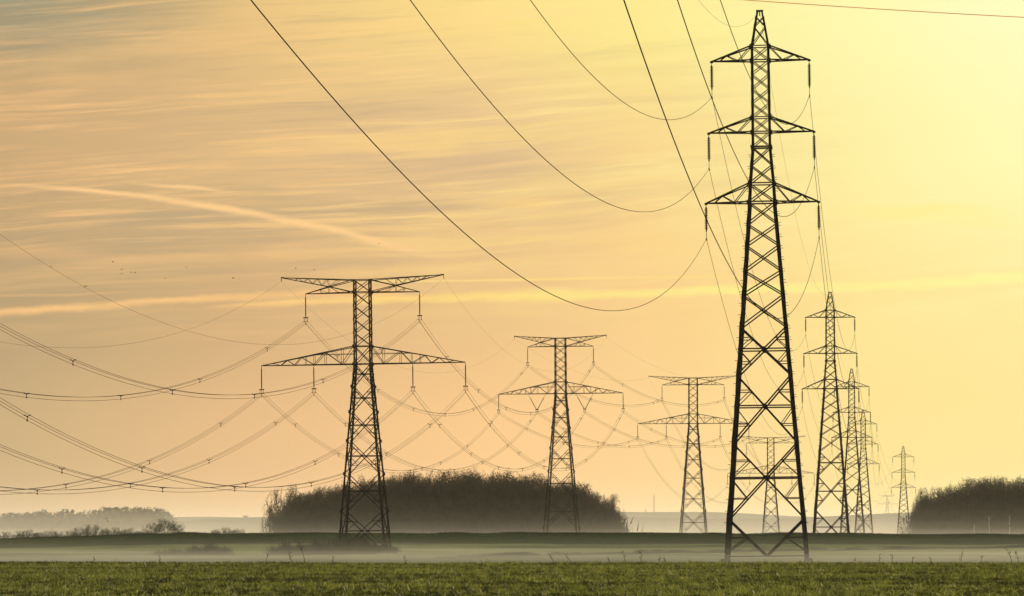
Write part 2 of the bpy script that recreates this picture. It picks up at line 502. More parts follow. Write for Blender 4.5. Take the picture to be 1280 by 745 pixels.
# ------------------------------------------------------------------ field grass (winter cereal)
def grass_mat():
    m, t, b = mat('winter_wheat')
    geo = t.node('ShaderNodeNewGeometry')
    rnd = geo.outputs['Random Per Island']
    co = t.node('ShaderNodeTexCoord').outputs['Object']
    s = t.node('ShaderNodeSeparateXYZ'); t.put(s.inputs[0], co)
    patch = t.noise(t.xyz(t.m('MULTIPLY', s.outputs[0], .14), t.m('MULTIPLY', s.outputs[1], .07)), 1.0, 4)
    c = t.ramp(rnd, [(0, (.050, .058, .014, 1)), (.35, (.17, .20, .035, 1)), (.8, (.40, .43, .07, 1)), (.95, (.50, .48, .16, 1)), (1, (.62, .60, .38, 1))])
    c = t.mix(t.smooth(patch, .35, .65, 0, .45), c, (.12, .15, .025, 1))
    clump = t.noise(t.xyz(t.m('MULTIPLY', s.outputs[0], 2.6), t.m('MULTIPLY', s.outputs[1], .22)), 1.0, 5, .7)
    band = t.noise(t.xyz(t.m('MULTIPLY', s.outputs[0], .10), t.m('MULTIPLY', s.outputs[1], .14)), 1.0, 4, .6)
    c = t.mix(t.smooth(t.m('ADD', t.m('MULTIPLY', clump, .6), t.m('MULTIPLY', band, .4)), .54, .42, 0, .92), c, (.028, .028, .009, 1))
    c = t.mix(t.smooth(clump, .54, .70, 0, .75), c, (.46, .44, .09, 1))
    t.put(b.inputs['Base Color'], c)
    b.inputs['Roughness'].default_value = .55
    b.inputs['Specular IOR Level'].default_value = .25
    tr = t.node('ShaderNodeBsdfTranslucent'); t.put(tr.inputs[0], c)
    mx = t.node('ShaderNodeMixShader'); mx.inputs[0].default_value = .5
    t.l.new(b.outputs[0], mx.inputs[1]); t.l.new(tr.outputs[0], mx.inputs[2])
    t.l.new(mx.outputs[0], m.node_tree.nodes['Material Output'].inputs[0])
    return m


def build_grass(seed=1):
    rg = np.random.default_rng(seed)
    NT_ = 165000
    yy = 88 + (rg.random(NT_) ** 0.9) * 124
    # sown in rows that run across the view, a bit irregular; wheelings left bare
    row = 0.45
    yy = np.round(yy / row) * row + rg.normal(0, .10, NT_)
    half = .142 * yy + 5
    xx = (rg.random(NT_) * 2 - 1) * half
    thin = np.sin(xx * .31 + np.sin(yy * .9) * 2.0) * np.sin(yy * .47 + xx * .05)
    tram = (np.abs(((yy + .03 * xx) % 23.0) - 4) < .45) | (np.abs(((yy + .03 * xx) % 23.0) - 6) < .45)
    keep = (rg.random(NT_) < np.where(tram, .25, .80 + .2 * thin))
    xx, yy = xx[keep], yy[keep]
    n_ = len(xx)
    zz = ground(xx, yy)
    B = 6
    px = np.repeat(xx, B) + rg.normal(0, .07, n_ * B)
    py = np.repeat(yy, B) + rg.normal(0, .07, n_ * B)
    zz = zz + .05 * np.sin(xx * 1.7 + np.sin(yy * 2.1) * 2) * np.sin(yy * 1.3 + xx * .2) * (rg.random(n_)) - np.where(tram[keep], .04, 0)
    pz = np.repeat(zz, B) - .02
    big = np.repeat(rg.lognormal(0, .42, n_), B)
    bandh = np.repeat(.72 + .28 * np.sin(yy * .42 + np.sin(xx * .11) * 1.5) * np.sin(yy * .17 + xx * .03 + 1) + .22 * np.sin(xx * 2.1 + yy * .5), B)
    h = (.035 + .055 * rg.random(n_ * B)) * big * np.clip(bandh + .2, .35, 1.4)
    w = .011 + .009 * rg.random(n_ * B)
    az_ = rg.random(n_ * B) * 2 * PI
    lean = (.2 + rg.random(n_ * B) * 1.3) * h
    la = rg.random(n_ * B) * 2 * PI
    tx, ty = px + np.cos(la) * lean, py + np.sin(la) * lean
    mx_, my_ = px + np.cos(la) * lean * .35, py + np.sin(la) * lean * .35
    ca, sa = np.cos(az_) * w, np.sin(az_) * w
    V = np.stack([
        np.stack([px - ca, py - sa, pz], 1),
        np.stack([px + ca, py + sa, pz], 1),
        np.stack([tx, ty, pz + h], 1)], 1).reshape(-1, 3)
    T = np.arange(n_ * B * 3).reshape(-1, 3)
    o = np_mesh('grass', V, T, grass_mat())
    tag(o, 'short green winter wheat covering the near field', 'grass', kind='stuff')


build_grass()


def rough_margin(pts, width, n_, hmin, hmax, label, seed, colour):
    rg = np.random.default_rng(seed)
    pts = np.array(pts, float); L_ = np.concatenate([[0], np.cumsum(np.hypot(*np.diff(pts, axis=0).T))])
    t_ = rg.random(n_) * L_[-1]
    x = np.interp(t_, L_, pts[:, 0]) + rg.normal(0, width * .3, n_); y = np.interp(t_, L_, pts[:, 1]) + rg.normal(0, width, n_)
    z = ground(x, y) - .03
    lump = .55 + .45 * np.sin(t_ * .35 + np.sin(t_ * .13) * 3) * np.sin(t_ * .057 + seed)
    h = rg.uniform(hmin, hmax, n_) * np.clip(lump, .12, 1)
    w = rg.uniform(.02, .06, n_) * min(1, hmax * 2); a = rg.random(n_) * 2 * PI
    V = np.stack([np.stack([x - w, y, z], 1), np.stack([x + w, y + w, z], 1), np.stack([x + np.cos(a) * h * .5, y + np.sin(a) * h * .5, z + h], 1)], 1).reshape(-1, 3)
    o = np_mesh('grass', V, np.arange(n_ * 3).reshape(-1, 3), simple('rough_grass', *colour, .8, .9))
    tag(o, label, 'grass', kind='stuff')


rough_margin([(-110, 708), (110, 708)], 5, 42000, .10, .50, 'ragged grass along the top of the low rise', 11, ((.025, .035, .012), (.05, .065, .022)))
rough_margin([(-8, 462), (6, 505), (18, 550), (31, 596), (50, 640), (90, 668)], 1.6, 30000, .2, .75, 'rough weedy ditch line crossing the misty meadow', 12, ((.03, .036, .018), (.055, .06, .03)))

rough_margin([(-40, 199), (40, 199)], 5, 9000, .05, .24, 'uneven taller grass where the near field drops away', 13, ((.05, .06, .018), (.10, .12, .03)))

# ------------------------------------------------------------------ high voltage towers
def lerp(a, b, t): return a + (b - a) * t


class Lattice:
    """four legs of a square lattice mast whose half width follows a profile"""
    def __init__(s, zs, hs):
        s.zs, s.hs = zs, hs

    def h(s, z): return float(np.interp(z, s.zs, s.hs))

    def corner(s, i, j, z):
        q = s.h(z)
        return Vector((i * q, j * q, z))


FACES = [((-1, -1), (1, -1)), ((1, -1), (1, 1)), ((1, 1), (-1, 1)), ((-1, 1), (-1, -1))]


def leg_mesh(L, i, j, z0, z1, w0, w1):
    """one corner leg, an L section narrowing upwards, following the profile"""
    mb = MB()
    cuts = [z0] + [z for z in L.zs if z0 + .05 < z < z1 - .05] + [z1]
    cuts = sorted(cuts)
    for a, b in zip(cuts[:-1], cuts[1:]):
        w = lerp(w0, w1, ((a + b) / 2 - z0) / (z1 - z0))
        mb.angle(L.corner(i, j, a), L.corner(i, j, b), w, (-i, 0, 0), (0, -j, 0), w * .35)
    return mb


def x_panel(mb, L, za, zb, w, single=False):
    for p, q in FACES:
        a, b = L.corner(*p, za), L.corner(*q, za)
        c, d = L.corner(*p, zb), L.corner(*q, zb)
        mb.bar(a, d, w); mb.bar(b, c, w)


def girdle(mb, L, z, w):
    for p, q in FACES:
        mb.bar(L.corner(*p, z), L.corner(*q, z), w)


def big_x(mb, pl, L, za, zb, w, zc=None, redundant=True):
    """large crossed panel with a horizontal through the crossing and secondary bracing"""
    ha, hb = L.h(za), L.h(zb)
    zc = lerp(za, zb, ha / (ha + hb))
    for p, q in FACES:
        a, b = L.corner(*p, za), L.corner(*q, za)
        c, d = L.corner(*p, zb), L.corner(*q, zb)
        mb.bar(a, d, w); mb.bar(b, c, w)
        m = (L.corner(*p, zc) + L.corner(*q, zc)) / 2
        mb.bar(L.corner(*p, zc), L.corner(*q, zc), w * .9)
        pl.append((m, p, q))
        if redundant:
            for e, (s_, z_) in (((a), (p, za)), ((b), (q, za)), ((c), (p, zb)), ((d), (q, zb))):
                mid = lerp(e, m, .5)
                zz = mid.z
                mb.bar(L.corner(*s_, zz), mid, w * .6)
                mb.bar(L.corner(*s_, zc), mid, w * .55)


def plates(mb, items, r):
    for m, p, q in items:
        nx = (p[0] + q[0]) / 2; ny = (p[1] + q[1]) / 2
        if abs(nx) > abs(ny):
            mb.box(m, (.05, r, r))
        else:
            mb.box(m, (r, .05, r))


def disc_string(mb, top, bot, r, pitch, core=.03, sides=8):
    """cap-and-pin insulator string between two points (vertical or slanted)"""
    top, bot = Vector(top), Vector(bot)
    d = bot - top; Ln = d.length
    q = Vector((0, 0, -1)).rotation_difference(d.normalized())
    prof = [(core, 0)]
    nd = int((Ln - .3) / pitch)
    z = -.15
    for k in range(nd):
        prof += [(core, z), (r, z - pitch * .45), (r * .95, z - pitch * .55), (core, z - pitch * .6)]
        z -= pitch
    prof.append((core, -Ln))
    vs = []
    o = MB(); o.lathe(prof, sides=sides)
    vs = [top + q @ Vector(v_) for v_ in o.v]
    mb.add(vs, o.f)


def clamp_mesh(T_):
    mb = MB()
    mb.box((0, 0, .22), (.05, .10, .34))
    mb.bar((0, -.30, -.02), (0, .30, -.02), .07, .09)
    mb.bar((0, -.9, -.10), (0, -.55, -.06), .10); mb.bar((0, .55, -.06), (0, .9, -.10), .10)
    mb.bar((0, -.55, -.06), (0, .55, -.06), .03)
    return mb


K = .08   # metres per photograph pixel at the near pylon
TZ = lambda y: (703.75 - y) * K
TARM = [(58.5, 76.5, 4.90), (148.5, 167, 5.28), (232, 255.5, 5.64)]
STRING = 3.55


def make_t_tower():
    root = empty('transmission_pylon', (0, 0, 0))
    L = Lattice([0, TZ(255), TZ(232), TZ(186), TZ(58.5), TZ(13)], [4.12, 1.36, 1.26, .94, .90, .30])
    for i in (-1, 1):
        for j in (-1, 1):
            sb = leg_mesh(L, i, j, 0, TZ(13), .38, .17)
            z = 2.6
            while z < TZ(190):          # step bolts
                c = L.corner(i, j, z)
                sb.bar(c - Vector((i * .05, 0, 0)), c + Vector((i * .30, 0, .02)), .045)
                z += 1.15
            sb.build('leg', M['steel'], root)
            ft = MB()
            c = L.corner(i, j, 0)
            ft.lathe([(.42, -1.0), (.40, .0), (.30, .20)], (c.x, c.y, 0), 10)
            ft.build('footing', M['concrete'], root)
    # cage and peak bracing
    mb = MB(); pl = []
    ys = [186, 209, 232, 255.5, 283, 310, 342, 372.3, 412.5]
    for a, b in zip(ys[:-1], ys[1:]):
        x_panel(mb, L, TZ(b), TZ(a), .085 + .0001 * b)
    ys = [58.5, 76.5, 94, 112.7, 130.4, 148.5, 167, 186]
    for a, b in zip(ys[:-1], ys[1:]):
        x_panel(mb, L, TZ(b), TZ(a), .085)
    for y, w in ((58.5, .10), (76.5, .12), (148.5, .10), (167, .12), (186, .16), (232, .12), (255.5, .14)):
        girdle(mb, L, TZ(y), w)
    for a, b in ((412.5, 473), (473, 557.7), (557.7, 652)):
        big_x(mb, pl, L, TZ(b), TZ(a), .15)
    # foot bracing: inverted V to the middle of the base
    za, zb = TZ(698.5), TZ(652)
    for p, q in FACES:
        c, d = L.corner(*p, zb), L.corner(*q, zb)
        m = (L.corner(*p, za) + L.corner(*q, za)) / 2
        mb.bar(c, m, .17); mb.bar(d, m, .17)
        mb.bar(L.corner(*p, za), L.corner(*q, za), .10)
        for s_, e in ((p, c), (q, d)):
            mid = lerp(e, m, .5)
            mb.bar(L.corner(*s_, mid.z), mid, .10)
            mb.bar(L.corner(*s_, TZ(694)), mid, .11)
    g = mb
    plates(g, pl, .42)
    for y in (412.5, 473, 557.7, 652):
        for i in (-1, 1):
            for j in (-1, 1):
                c = L.corner(i, j, TZ(y)); s_ = .30 + .0006 * y
                g.box((c.x - i * .14, c.y, c.z), (.34, .10, s_ * 1.7)); g.box((c.x, c.y - j * .14, c.z), (.10, .34, s_ * 1.7))
    for y in (58.5, 76.5, 148.5, 167, 186, 232, 255.5):
        for i in (-1, 1):
            for j in (-1, 1):
                c = L.corner(i, j, TZ(y))
                g.box((c.x, c.y, c.z), (.30, .12, .30)); g.box((c.x, c.y, c.z), (.12, .30, .29))
    g.build('bracing', M['steel'], root)
    # peak
    pk = MB()
    for a, b in ((58.5, 33.8), (33.8, 21)):
        x_panel(pk, L, TZ(a), TZ(b), .075)
    girdle(pk, L, TZ(13.5), .11)
    pk.bar((0, -.3, TZ(13.5)), (0, .3, TZ(13.5)), .12)
    pk.bar((0, 0, TZ(13.5)), (0, 0, TZ(20)), .10)
    pk.build('peak', M['steel'], root)
    # cross arms
    for yt, yb, ln in TARM:
        zt, zb = TZ(yt), TZ(yb)
        for sx in (-1, 1):
            am = MB()
            tip = Vector((sx * ln, 0, zb))
            tf = [L.corner(sx, j, zt) for j in (-1, 1)]
            bf = [L.corner(sx, j, zb) for j in (-1, 1)]
            for j in (0, 1):
                am.bar(tf[j], tip, .13); am.bar(bf[j], tip, .13)
                B_ = [lerp(bf[j], tip, t) for t in (.33, .80)]
                T_ = [lerp(tf[j], tip, t) for t in (.0, .62)]
                am.bar(T_[0], B_[0], .075); am.bar(B_[0], T_[1], .075); am.bar(T_[1], B_[1], .065)
            for t0, t1 in ((0, .33), (.33, .62), (.62, .82)):
                am.bar(lerp(bf[0], tip, t0), lerp(bf[1], tip, t1), .06)
                am.bar(lerp(bf[0], tip, t1), lerp(bf[1], tip, t1), .06)
            am.box(tip + Vector((0, 0, -.06)), (.30, .16, .22))
            am.build('cross_arm', M['steel'], root)
            st = MB()
            st.bar(tip + Vector((0, 0, -.1)), tip + Vector((0, 0, -.42)), .05)
            disc_string(st, tip + Vector((0, 0, -.35)), tip + Vector((0, 0, -2.85)), .19, .165, .07)
            st.bar(tip + Vector((0, 0, -2.85)), tip + Vector((0, 0, -STRING + .3)), .05)
            so = st.build('insulator_string', M['insul'], root)
            cm = clamp_mesh(0)
            cm.v = [(a + tip.x, b, c + tip.z - STRING) for a, b, c in cm.v]
            cm.build('clamp', M['fitting'], so)
    return root


# positions of the lattice pylons of the right-hand line
tt = []
TP = [(949.5, 13, 400, -5), (1037.5, 365, 800, -6.5), (1064.4, 461, 1130, -6.5), (1078.9, 512.4, 1440, -7), (1129, 557.5, 1865, -8)]
TL = ['tallest lattice pylon, nearest, standing at right of the field with three pairs of arms',
      'dark three-armed lattice pylon just right of the tallest, second in its row',
      'three-armed pylon overlapping behind the second pylon, third in its row',
      'slender three-armed pylon right of the overlapping pair, fourth in its row',
      'small pale three-armed pylon beside the left edge of the right wood']
proto = None
for k, ((px_, tipy, D, rot), lab) in enumerate(zip(TP, TL)):
    o = make_t_tower() if k == 0 else copy_tree(tt[0])
    q = unproj(px_, tipy, D)
    tilt = R(-.55) if k == 0 else 0.0          # the nearest mast leans a little
    o.location = (q.x - math.sin(tilt) * TZ(13), D, q.z - TZ(13))
    o.rotation_euler = (0, tilt, R(rot))
    tag(o, lab, 'pylon', 'three-armed pylons of the right-hand power line')
    tt.append(o)


def t_point(o, k, sx):
    """where the conductor hangs on arm k, side sx; k = -1 is the peak"""
    if k < 0:
        p = Vector((0, 0, TZ(13.5)))
    else:
        p = Vector((sx * TARM[k][2], 0, TZ(TARM[k][1]) - STRING - .02))
    return Matrix.Translation(o.location) @ o.rotation_euler.to_matrix().to_4x4() @ p


# ---- two-beam pylons of the left-hand line
BK = .1304


def make_b_tower(z_low, half_base, n_low, outer=13.4, inner=9.4, low=16.6, inner_low=8.1, vee=False, sep=13.75, kw=1.0):
    """z_low: height of the lower beam's bottom chord over the base"""
    root = empty('transmission_pylon', (0, 0, 0))
    zl = z_low; zlt = zl + 2.9; zu = zl + 11.74; zt = zl + sep
    L = Lattice([0, zl, zt], [half_base, 1.40, 1.36])
    for i in (-1, 1):
        for j in (-1, 1):
            leg_mesh(L, i, j, 0, zt, .33 * kw, .20 * kw).build('leg', M['steel'], root)
            ft = MB(); c = L.corner(i, j, 0)
            ft.lathe([(.6, -1.2), (.6, .08), (.36, .30)], (c.x, c.y, 0), 8)
            ft.build('footing', M['concrete'], root)
    mb = MB(); pl = []
    zz = [zlt + (zu - zlt) * t for t in (0, .25, .5, .75, 1)]
    for a, b in zip(zz[:-1], zz[1:]):
        x_panel(mb, L, a, b, .10 * kw)
    x_panel(mb, L, zl, zlt, .12 * kw); x_panel(mb, L, zu, zt, .10 * kw)
    for z in (zl, zlt, zu, zt): girdle(mb, L, z, .13 * kw)
    # lower panels grow towards the ground
    nodes = [zl]
    wts = [1.0 * (1.135 ** k) for k in range(n_low)]
    tot = sum(wts); z = zl
    for w_ in wts:
        z -= zl * w_ / tot; nodes.append(max(z, 0.0))
    for a, b in zip(nodes[:-1], nodes[1:]):
        big_x(mb, pl, L, b, a, .135 * kw)
    g = mb; plates(g, pl, .38)
    for z in [zlt, zu] + nodes[:-1]:
        for i in (-1, 1):
            for j in (-1, 1):
                c = L.corner(i, j, z)
                g.box((c.x, c.y, c.z), (.36, .12, .50)); g.box((c.x, c.y, c.z), (.12, .36, .49))
    g.build('bracing', M['steel'], root)
    for sx in (-1, 1):
        # upper beam: outer raised truss for the earth wire crossing the level inner truss
        am = MB()
        hb = L.h(zt)
        tip = Vector((sx * outer, 0, zt + .62)); tip2 = Vector((sx * inner, 0, zu - .1))
        for j in (-1, 1):
            A = L.corner(sx, j, zt); B_ = L.corner(sx, j, zu)
            X_ = Vector((sx * lerp(hb, inner, .51), j * hb * .5, lerp(zt, zu, .5)))
            am.bar(A, tip, .12 * kw); am.bar(B_, X_, .12 * kw); am.bar(X_, tip, .12 * kw)
            am.bar(A, X_, .12 * kw); am.bar(X_, tip2, .12 * kw); am.bar(B_, tip2, .13 * kw)
            tops = [lerp(A, tip, t) for t in (.20, .36, .50, .64, .78)]
            lows = [lerp(X_, tip, t) for t in (.0, .16, .34, .52, .70)]
            for t_, l_ in zip(tops, lows): am.bar(t_, l_, .06 * kw)
            for t_, l_ in zip(tops[1:], lows[:-1]): am.bar(t_, l_, .06 * kw)
            bl = [lerp(B_, tip2, t) for t in (.30, .52, .66, .80)]
            am.bar(X_, bl[0], .06 * kw); am.bar(X_, bl[1], .06 * kw)
            am.bar(lerp(X_, tip2, .4), bl[1], .05 * kw); am.bar(lerp(X_, tip2, .4), bl[2], .05 * kw)
        for t in (0, .3, .55, .8):
            c1 = lerp(L.corner(sx, -1, zu), tip2, t); c2 = lerp(L.corner(sx, 1, zu), tip2, t)
            c3 = lerp(L.corner(sx, 1, zu), tip2, min(1, t + .22))
            am.bar(c1, c2, .06 * kw); am.bar(c1, c3, .05 * kw)
            c1 = lerp(L.corner(sx, -1, zt), tip, t); c2 = lerp(L.corner(sx, 1, zt), tip, t)
            am.bar(c1, c2, .06 * kw)
        am.box(tip + Vector((-sx * .2, 0, 0)), (.5, .2, .2))
        am.bar(tip, tip + Vector((0, 0, -.62)), .09)
        am.build('upper_beam', M['steel'], root)
        # lower beam
        lb = MB()
        tip3 = Vector((sx * low, 0, zl))
        for j in (-1, 1):
            A = L.corner(sx, j, zlt); B_ = L.corner(sx, j, zl)
            lb.bar(A, tip3, .14 * kw); lb.bar(B_, tip3, .14 * kw)
            tb = [('T', 0), ('B', .13), ('T', .31), ('B', .43), ('T', .57), ('B', .64), ('T', .72), ('B', .79), ('T', .88)]
            pt = lambda q: lerp(A if q[0] == 'T' else B_, tip3, q[1])
            for a, b in zip(tb[:-1], tb[1:]): lb.bar(pt(a), pt(b), .085 * kw)
            for t in (.13, .31, .43, .52): lb.bar(lerp(A, tip3, t), lerp(B_, tip3, t), .06 * kw)
            s_ = lerp(A, tip3, .43)
            lb.bar(Vector((A.x, A.y, s_.z)), s_, .07 * kw)
        for t in (.0, .13, .28, .43, .60, .78):
            c1 = lerp(L.corner(sx, -1, zl), tip3, t); c2 = lerp(L.corner(sx, 1, zl), tip3, t); c3 = lerp(L.corner(sx, 1, zl), tip3, min(1, t + .15))
            lb.bar(c1, c2, .07 * kw); lb.bar(c1, c3, .05 * kw)
        lb.build('lower_beam', M['steel'], root)
        hang = [(tip2, False), (tip3, False), (Vector((sx * inner_low, 0, zl)), vee)]
        for top, v_ in hang:
            st = MB()
            end = top + Vector((0, 0, -4.55))
            if v_:
                c = Vector((sx * 5.95, 0, zl - 4.1)); end = c + Vector((0, 0, -.45))
                for e in (3.75, 8.1):
                    a = Vector((sx * e, 0, zl - .1)); m_ = lerp(a, c, .20)
                    st.bar(a, m_, .06)
                    disc_string(st, m_, c, .13, .2, .06, 6)
            else:
                st.bar(top + Vector((0, 0, -.05)), top + Vector((0, 0, -.5)), .07)
                disc_string(st, top + Vector((0, 0, -.45)), top + Vector((0, 0, -3.75)), .12, .17, .07, 6)
                st.bar(top + Vector((0, 0, -3.7)), end + Vector((0, 0, .6)), .07)
            so = st.build('insulator_string', M['insul'], root)
            yk = MB()   # triangular yoke carrying three conductors with grading horns
            e = end
            yk.bar(e + Vector((-.40, 0, .66)), e + Vector((.40, 0, .66)), .16)
            yk.bar(e + Vector((-.26, 0, .62)), e + Vector((-.26, 0, .0)), .06); yk.bar(e + Vector((.26, 0, .62)), e + Vector((.26, 0, .0)), .06)
            yk.bar(e + Vector((0, 0, .62)), e + Vector((0, 0, -.42)), .06)
            for q in ((-.28, 0), (.28, 0), (0, -.42)):
                yk.bar(e + Vector((q[0] * 1.0, -.28, q[1])), e + Vector((q[0], .28, q[1])), .10)
            yk.build('yoke', M['fitting'], so)
    return root


def b_points(o, z_low, outer, inner, low, inner_low, vee, sep=13.75):
    Mx = Matrix.Translation(o.location) @ o.rotation_euler.to_matrix().to_4x4()
    il = 5.95 if vee else inner_low
    pts = {}
    for sx, nm in ((-1, 'left'), (1, 'right')):
        pts['upper ' + nm] = Mx @ Vector((sx * inner, 0, z_low + 11.64 - 4.55))
        pts['outer ' + nm] = Mx @ Vector((sx * low, 0, z_low - 4.55))
        pts['inner ' + nm] = Mx @ Vector((sx * il, 0, z_low - 4.55))
        pts['earth ' + nm] = Mx @ Vector((sx * outer, 0, z_low + sep + .62 - .6))
    return pts


bs = dict(outer=13.4, inner=9.4, low=16.8, inner_low=8.15, vee=False)
b2 = dict(outer=11.5, inner=8.2, low=15.5, inner_low=8.1, vee=True)
# (centre x, row of the lower chord, distance, rotation, height of lower chord, params, label)
BP = [
    (456.8, 455, 652, -6, 30.9, 3.95, 6, bs, 'large dark two-beam pylon in the left half, rising out of misty bushes'),
    (702.2, 492, 990, -7, 41.6, 4.75, 7, b2, 'two-beam pylon with V-shaped strings in front of the central wood'),
    (866.5, 529.4, 1206, -7, 42.5, 4.75, 7, bs, 'pale two-beam pylon on open ground right of the central wood'),
    (963.5, 591.5, 1550, -7, 30.9, 3.95, 6, bs, 'faint two-beam pylon seen through the legs of the tallest pylon'),
    (1109, 630, 6300, -8, 30.9, 3.95, 6, bs, 'very faint hazy pylon far off, left of the small three-armed pylon'),
]
bt = []
for k, (px_, yl, D, rot, zl, hb, nl, par, lab) in enumerate(BP):
    if k in (3, 4):
        o = copy_tree(bt[0])
        sc = 1.0
    else:
        o = make_b_tower(zl, hb, nl, **par)
    q = unproj(px_, yl, D)
    o.location = (q.x, D, q.z - zl)
    o.rotation_euler = (0, R((-.7, -.35, 0, 0, 0)[k]), R(rot))
    tag(o, lab, 'pylon', 'two-beam pylons of the left-hand power line')
    bt.append(o)
bpts = [b_points(o, BP[k][4], **BP[k][7]) for k, o in enumerate(bt)]


# ------------------------------------------------------------------ cables
def span(A, B, sag, n_=90, t0=0.0, t1=1.0):
    out = []
    for i in range(n_ + 1):
        t = t0 + (t1 - t0) * i / n_
        p = A.lerp(B, t)
        p.z -= 4 * sag * t * (1 - t)
        out.append(p)
    return out


def cable(A, B, sag, r, label, group, n_=90, m='wire', sides=5, name='power_cable'):
    mb = MB(); mb.tube(span(A, B, sag, n_), r, sides)
    o = mb.build(name, M[m], None, True)
    return tag(o, label, 'cable', group)


# near span: towards the pylon that stands just behind the camera
X0, Y0 = -14.838, -15.755
fit = {(2, -1): (-.50, 17.67), (1, -1): (-1.66, 17.37), (0, -1): (-2.68, 17.11), (2, 1): (-1.48, 18.05), (1, 1): (-2.98, 17.59), (0, 1): (-2.90, 17.91), (-1, 0): (-2.45, 18.8)}
arm = {0: 'top', 1: 'middle', 2: 'lowest'}
side = {-1: 'left', 1: 'right'}
for (k, sx), (dz, sag) in fit.items():
    A = t_point(tt[0], k, sx)
    hw = 0 if k < 0 else TARM[k][2]
    B = Vector((X0 + sx * hw, Y0 - sx * hw * .029, A.z + dz))
    if k < 0:
        cable(A, B, sag, .009, 'thin faint earth wire from tip of the tallest pylon up out of view', 'near span cables overhead', 220, name='earth_wire')
    else:
        cable(A, B, sag, .021, 'black cable from %s %s arm of the tallest pylon up over the viewer' % (arm[k], side[sx]), 'near span cables overhead', 260, sides=6)
ordn = ['tallest', 'second', 'third', 'fourth', 'fifth']
for i in range(4):
    for k in (-1, 0, 1, 2):
        for sx in ((0,) if k < 0 else (-1, 1)):
            A, B = t_point(tt[i], k, sx), t_point(tt[i + 1], k, sx)
            sg = 11.5 * ((B - A).length / 400) ** 2
            if k < 0:
                cable(A, B, sg * .8, .010, 'hair-thin earth wire from tip of %s three-armed pylon to the %s' % (ordn[i], ordn[i + 1]), 'receding cables of the right-hand line', 60, sides=4, name='earth_wire')
            else:
                cable(A, B, sg, .022, 'thin cable from %s %s arm of %s three-armed pylon to the %s' % (arm[k], side[sx], ordn[i], ordn[i + 1]), 'receding cables of the right-hand line', 60, sides=4)

# bundles of three conductors with spacers
TRI = [(-.26, .12), (.26, .12), (0, -.36)]
_spacer = {}


def spacer_mesh():
    mb = MB()
    for a, b in TRI:
        mb.bar((0, 0, 0), (a, 0, b), .055, .055)
        mb.box((a, 0, b), (.13, .16, .12))
    mb.box((0, 0, 0), (.14, .10, .14))
    mb.bar((0, 0, -.36), (0, 0, -.52), .06)
    return mb


def bundle(A, B, sag, label, group, spacers=True, every=52.0, n_=80, t0=0.0, t1=1.0, off=.0, r=.022):
    path = span(A, B, sag, n_, t0, t1)
    d = (B - A); d.z = 0; d.normalize(); side_v = Vector((d.y, -d.x, 0))
    root = empty('conductor_bundle', path[0])
    tag(root, label, 'power line', group)
    loc = path[0].copy()
    for a, b in TRI:
        mb = MB()
        mb.tube([p + side_v * a + Vector((0, 0, b)) - loc for p in path], r, 4)
        mb.build('conductor', M['wire'], root, True)
    if spacers:
        Ln = (B - A).length
        ns = int(Ln / every)
        for k in range(ns):
            t = (k + .55 + off) / ns
            if not (t0 < t < t1): continue
            p = A.lerp(B, t); p.z -= 4 * sag * t * (1 - t)
            if 'm' not in _spacer:
                o = spacer_mesh().build('spacer', M['fitting'], root)
                _spacer['m'] = o.data
            else:
                o = bpy.data.objects.new('spacer', _spacer['m']); C.objects.link(o); o.parent = root
            o.location = p - loc
            o.rotation_euler = (0, 0, math.atan2(side_v.y, side_v.x))
    return root


BX, BY, BDZ, BR, BS, BSE = -71.618, 326.7, -5.18, -.021, 16.25, 16.4
where = {'upper left': 'upper left', 'upper right': 'upper right', 'outer left': 'lower outer left', 'inner left': 'lower inner left', 'inner right': 'lower inner right', 'outer right': 'lower outer right'}
for key in bpts[0]:
    A = bpts[0][key]
    h = (A - bt[0].location); h = math.copysign(math.hypot(h.x, h.y), h.x)
    B = Vector((BX + h * math.cos(BR), BY - h * math.sin(BR), A.z + BDZ))
    if key.startswith('earth'):
        cable(A, B, BSE, .012, 'thin earth wire falling leftwards from the %s tip of the large left pylon' % key.split()[1], 'earth wires left of the large left pylon', 120, sides=4, name='earth_wire')
    else:
        bundle(A, B, BS, 'triple cable leftwards from %s string of the large left pylon' % where[key], 'bundles left of the large left pylon', n_=110, every=46, off=.1 * (len(key) % 3))
bn = ['large left', 'V-string', 'pale open-ground', 'faint framed']
for i in range(3):
    for key in bpts[0]:
        A, B = bpts[i][key], bpts[i + 1][key]
        Ln = (B - A).length
        sg = 12.5 * (Ln / 350) ** 2 * (1.15 if i == 0 else 1.0)
        if key.startswith('earth'):
            cable(A, B, sg * .85, .011, 'faint earth wire from %s tip of %s to %s pylon' % (key.split()[1], bn[i], bn[i + 1]), 'receding earth wires of the left-hand line', 50, sides=4, name='earth_wire')
        else:
            bundle(A, B, sg, 'triple cable, %s strings, %s to %s pylon' % (where[key], bn[i], bn[i + 1]), 'receding bundles of the left-hand line', spacers=i < 2, every=48, n_=50, off=.07 * (len(key) % 4))

# a reddish cable of another line crossing the top right corner
p1, p2 = unproj(925, -1, 300), unproj(1290, 20, 290)
dd = (p2 - p1)
mb = MB(); A = p1 - dd * 1.2; B = p2 + dd * 1.6
mb.tube([A.lerp(B, i / 40) + Vector((0, 0, .9 * (4 * (i / 40) * (i / 40 - 1)) + .75)) for i in range(41)], .028, 6)
tag(mb.build('power_cable', M['copper'], None, True), 'single reddish cable crossing the bright top right corner', 'cable')


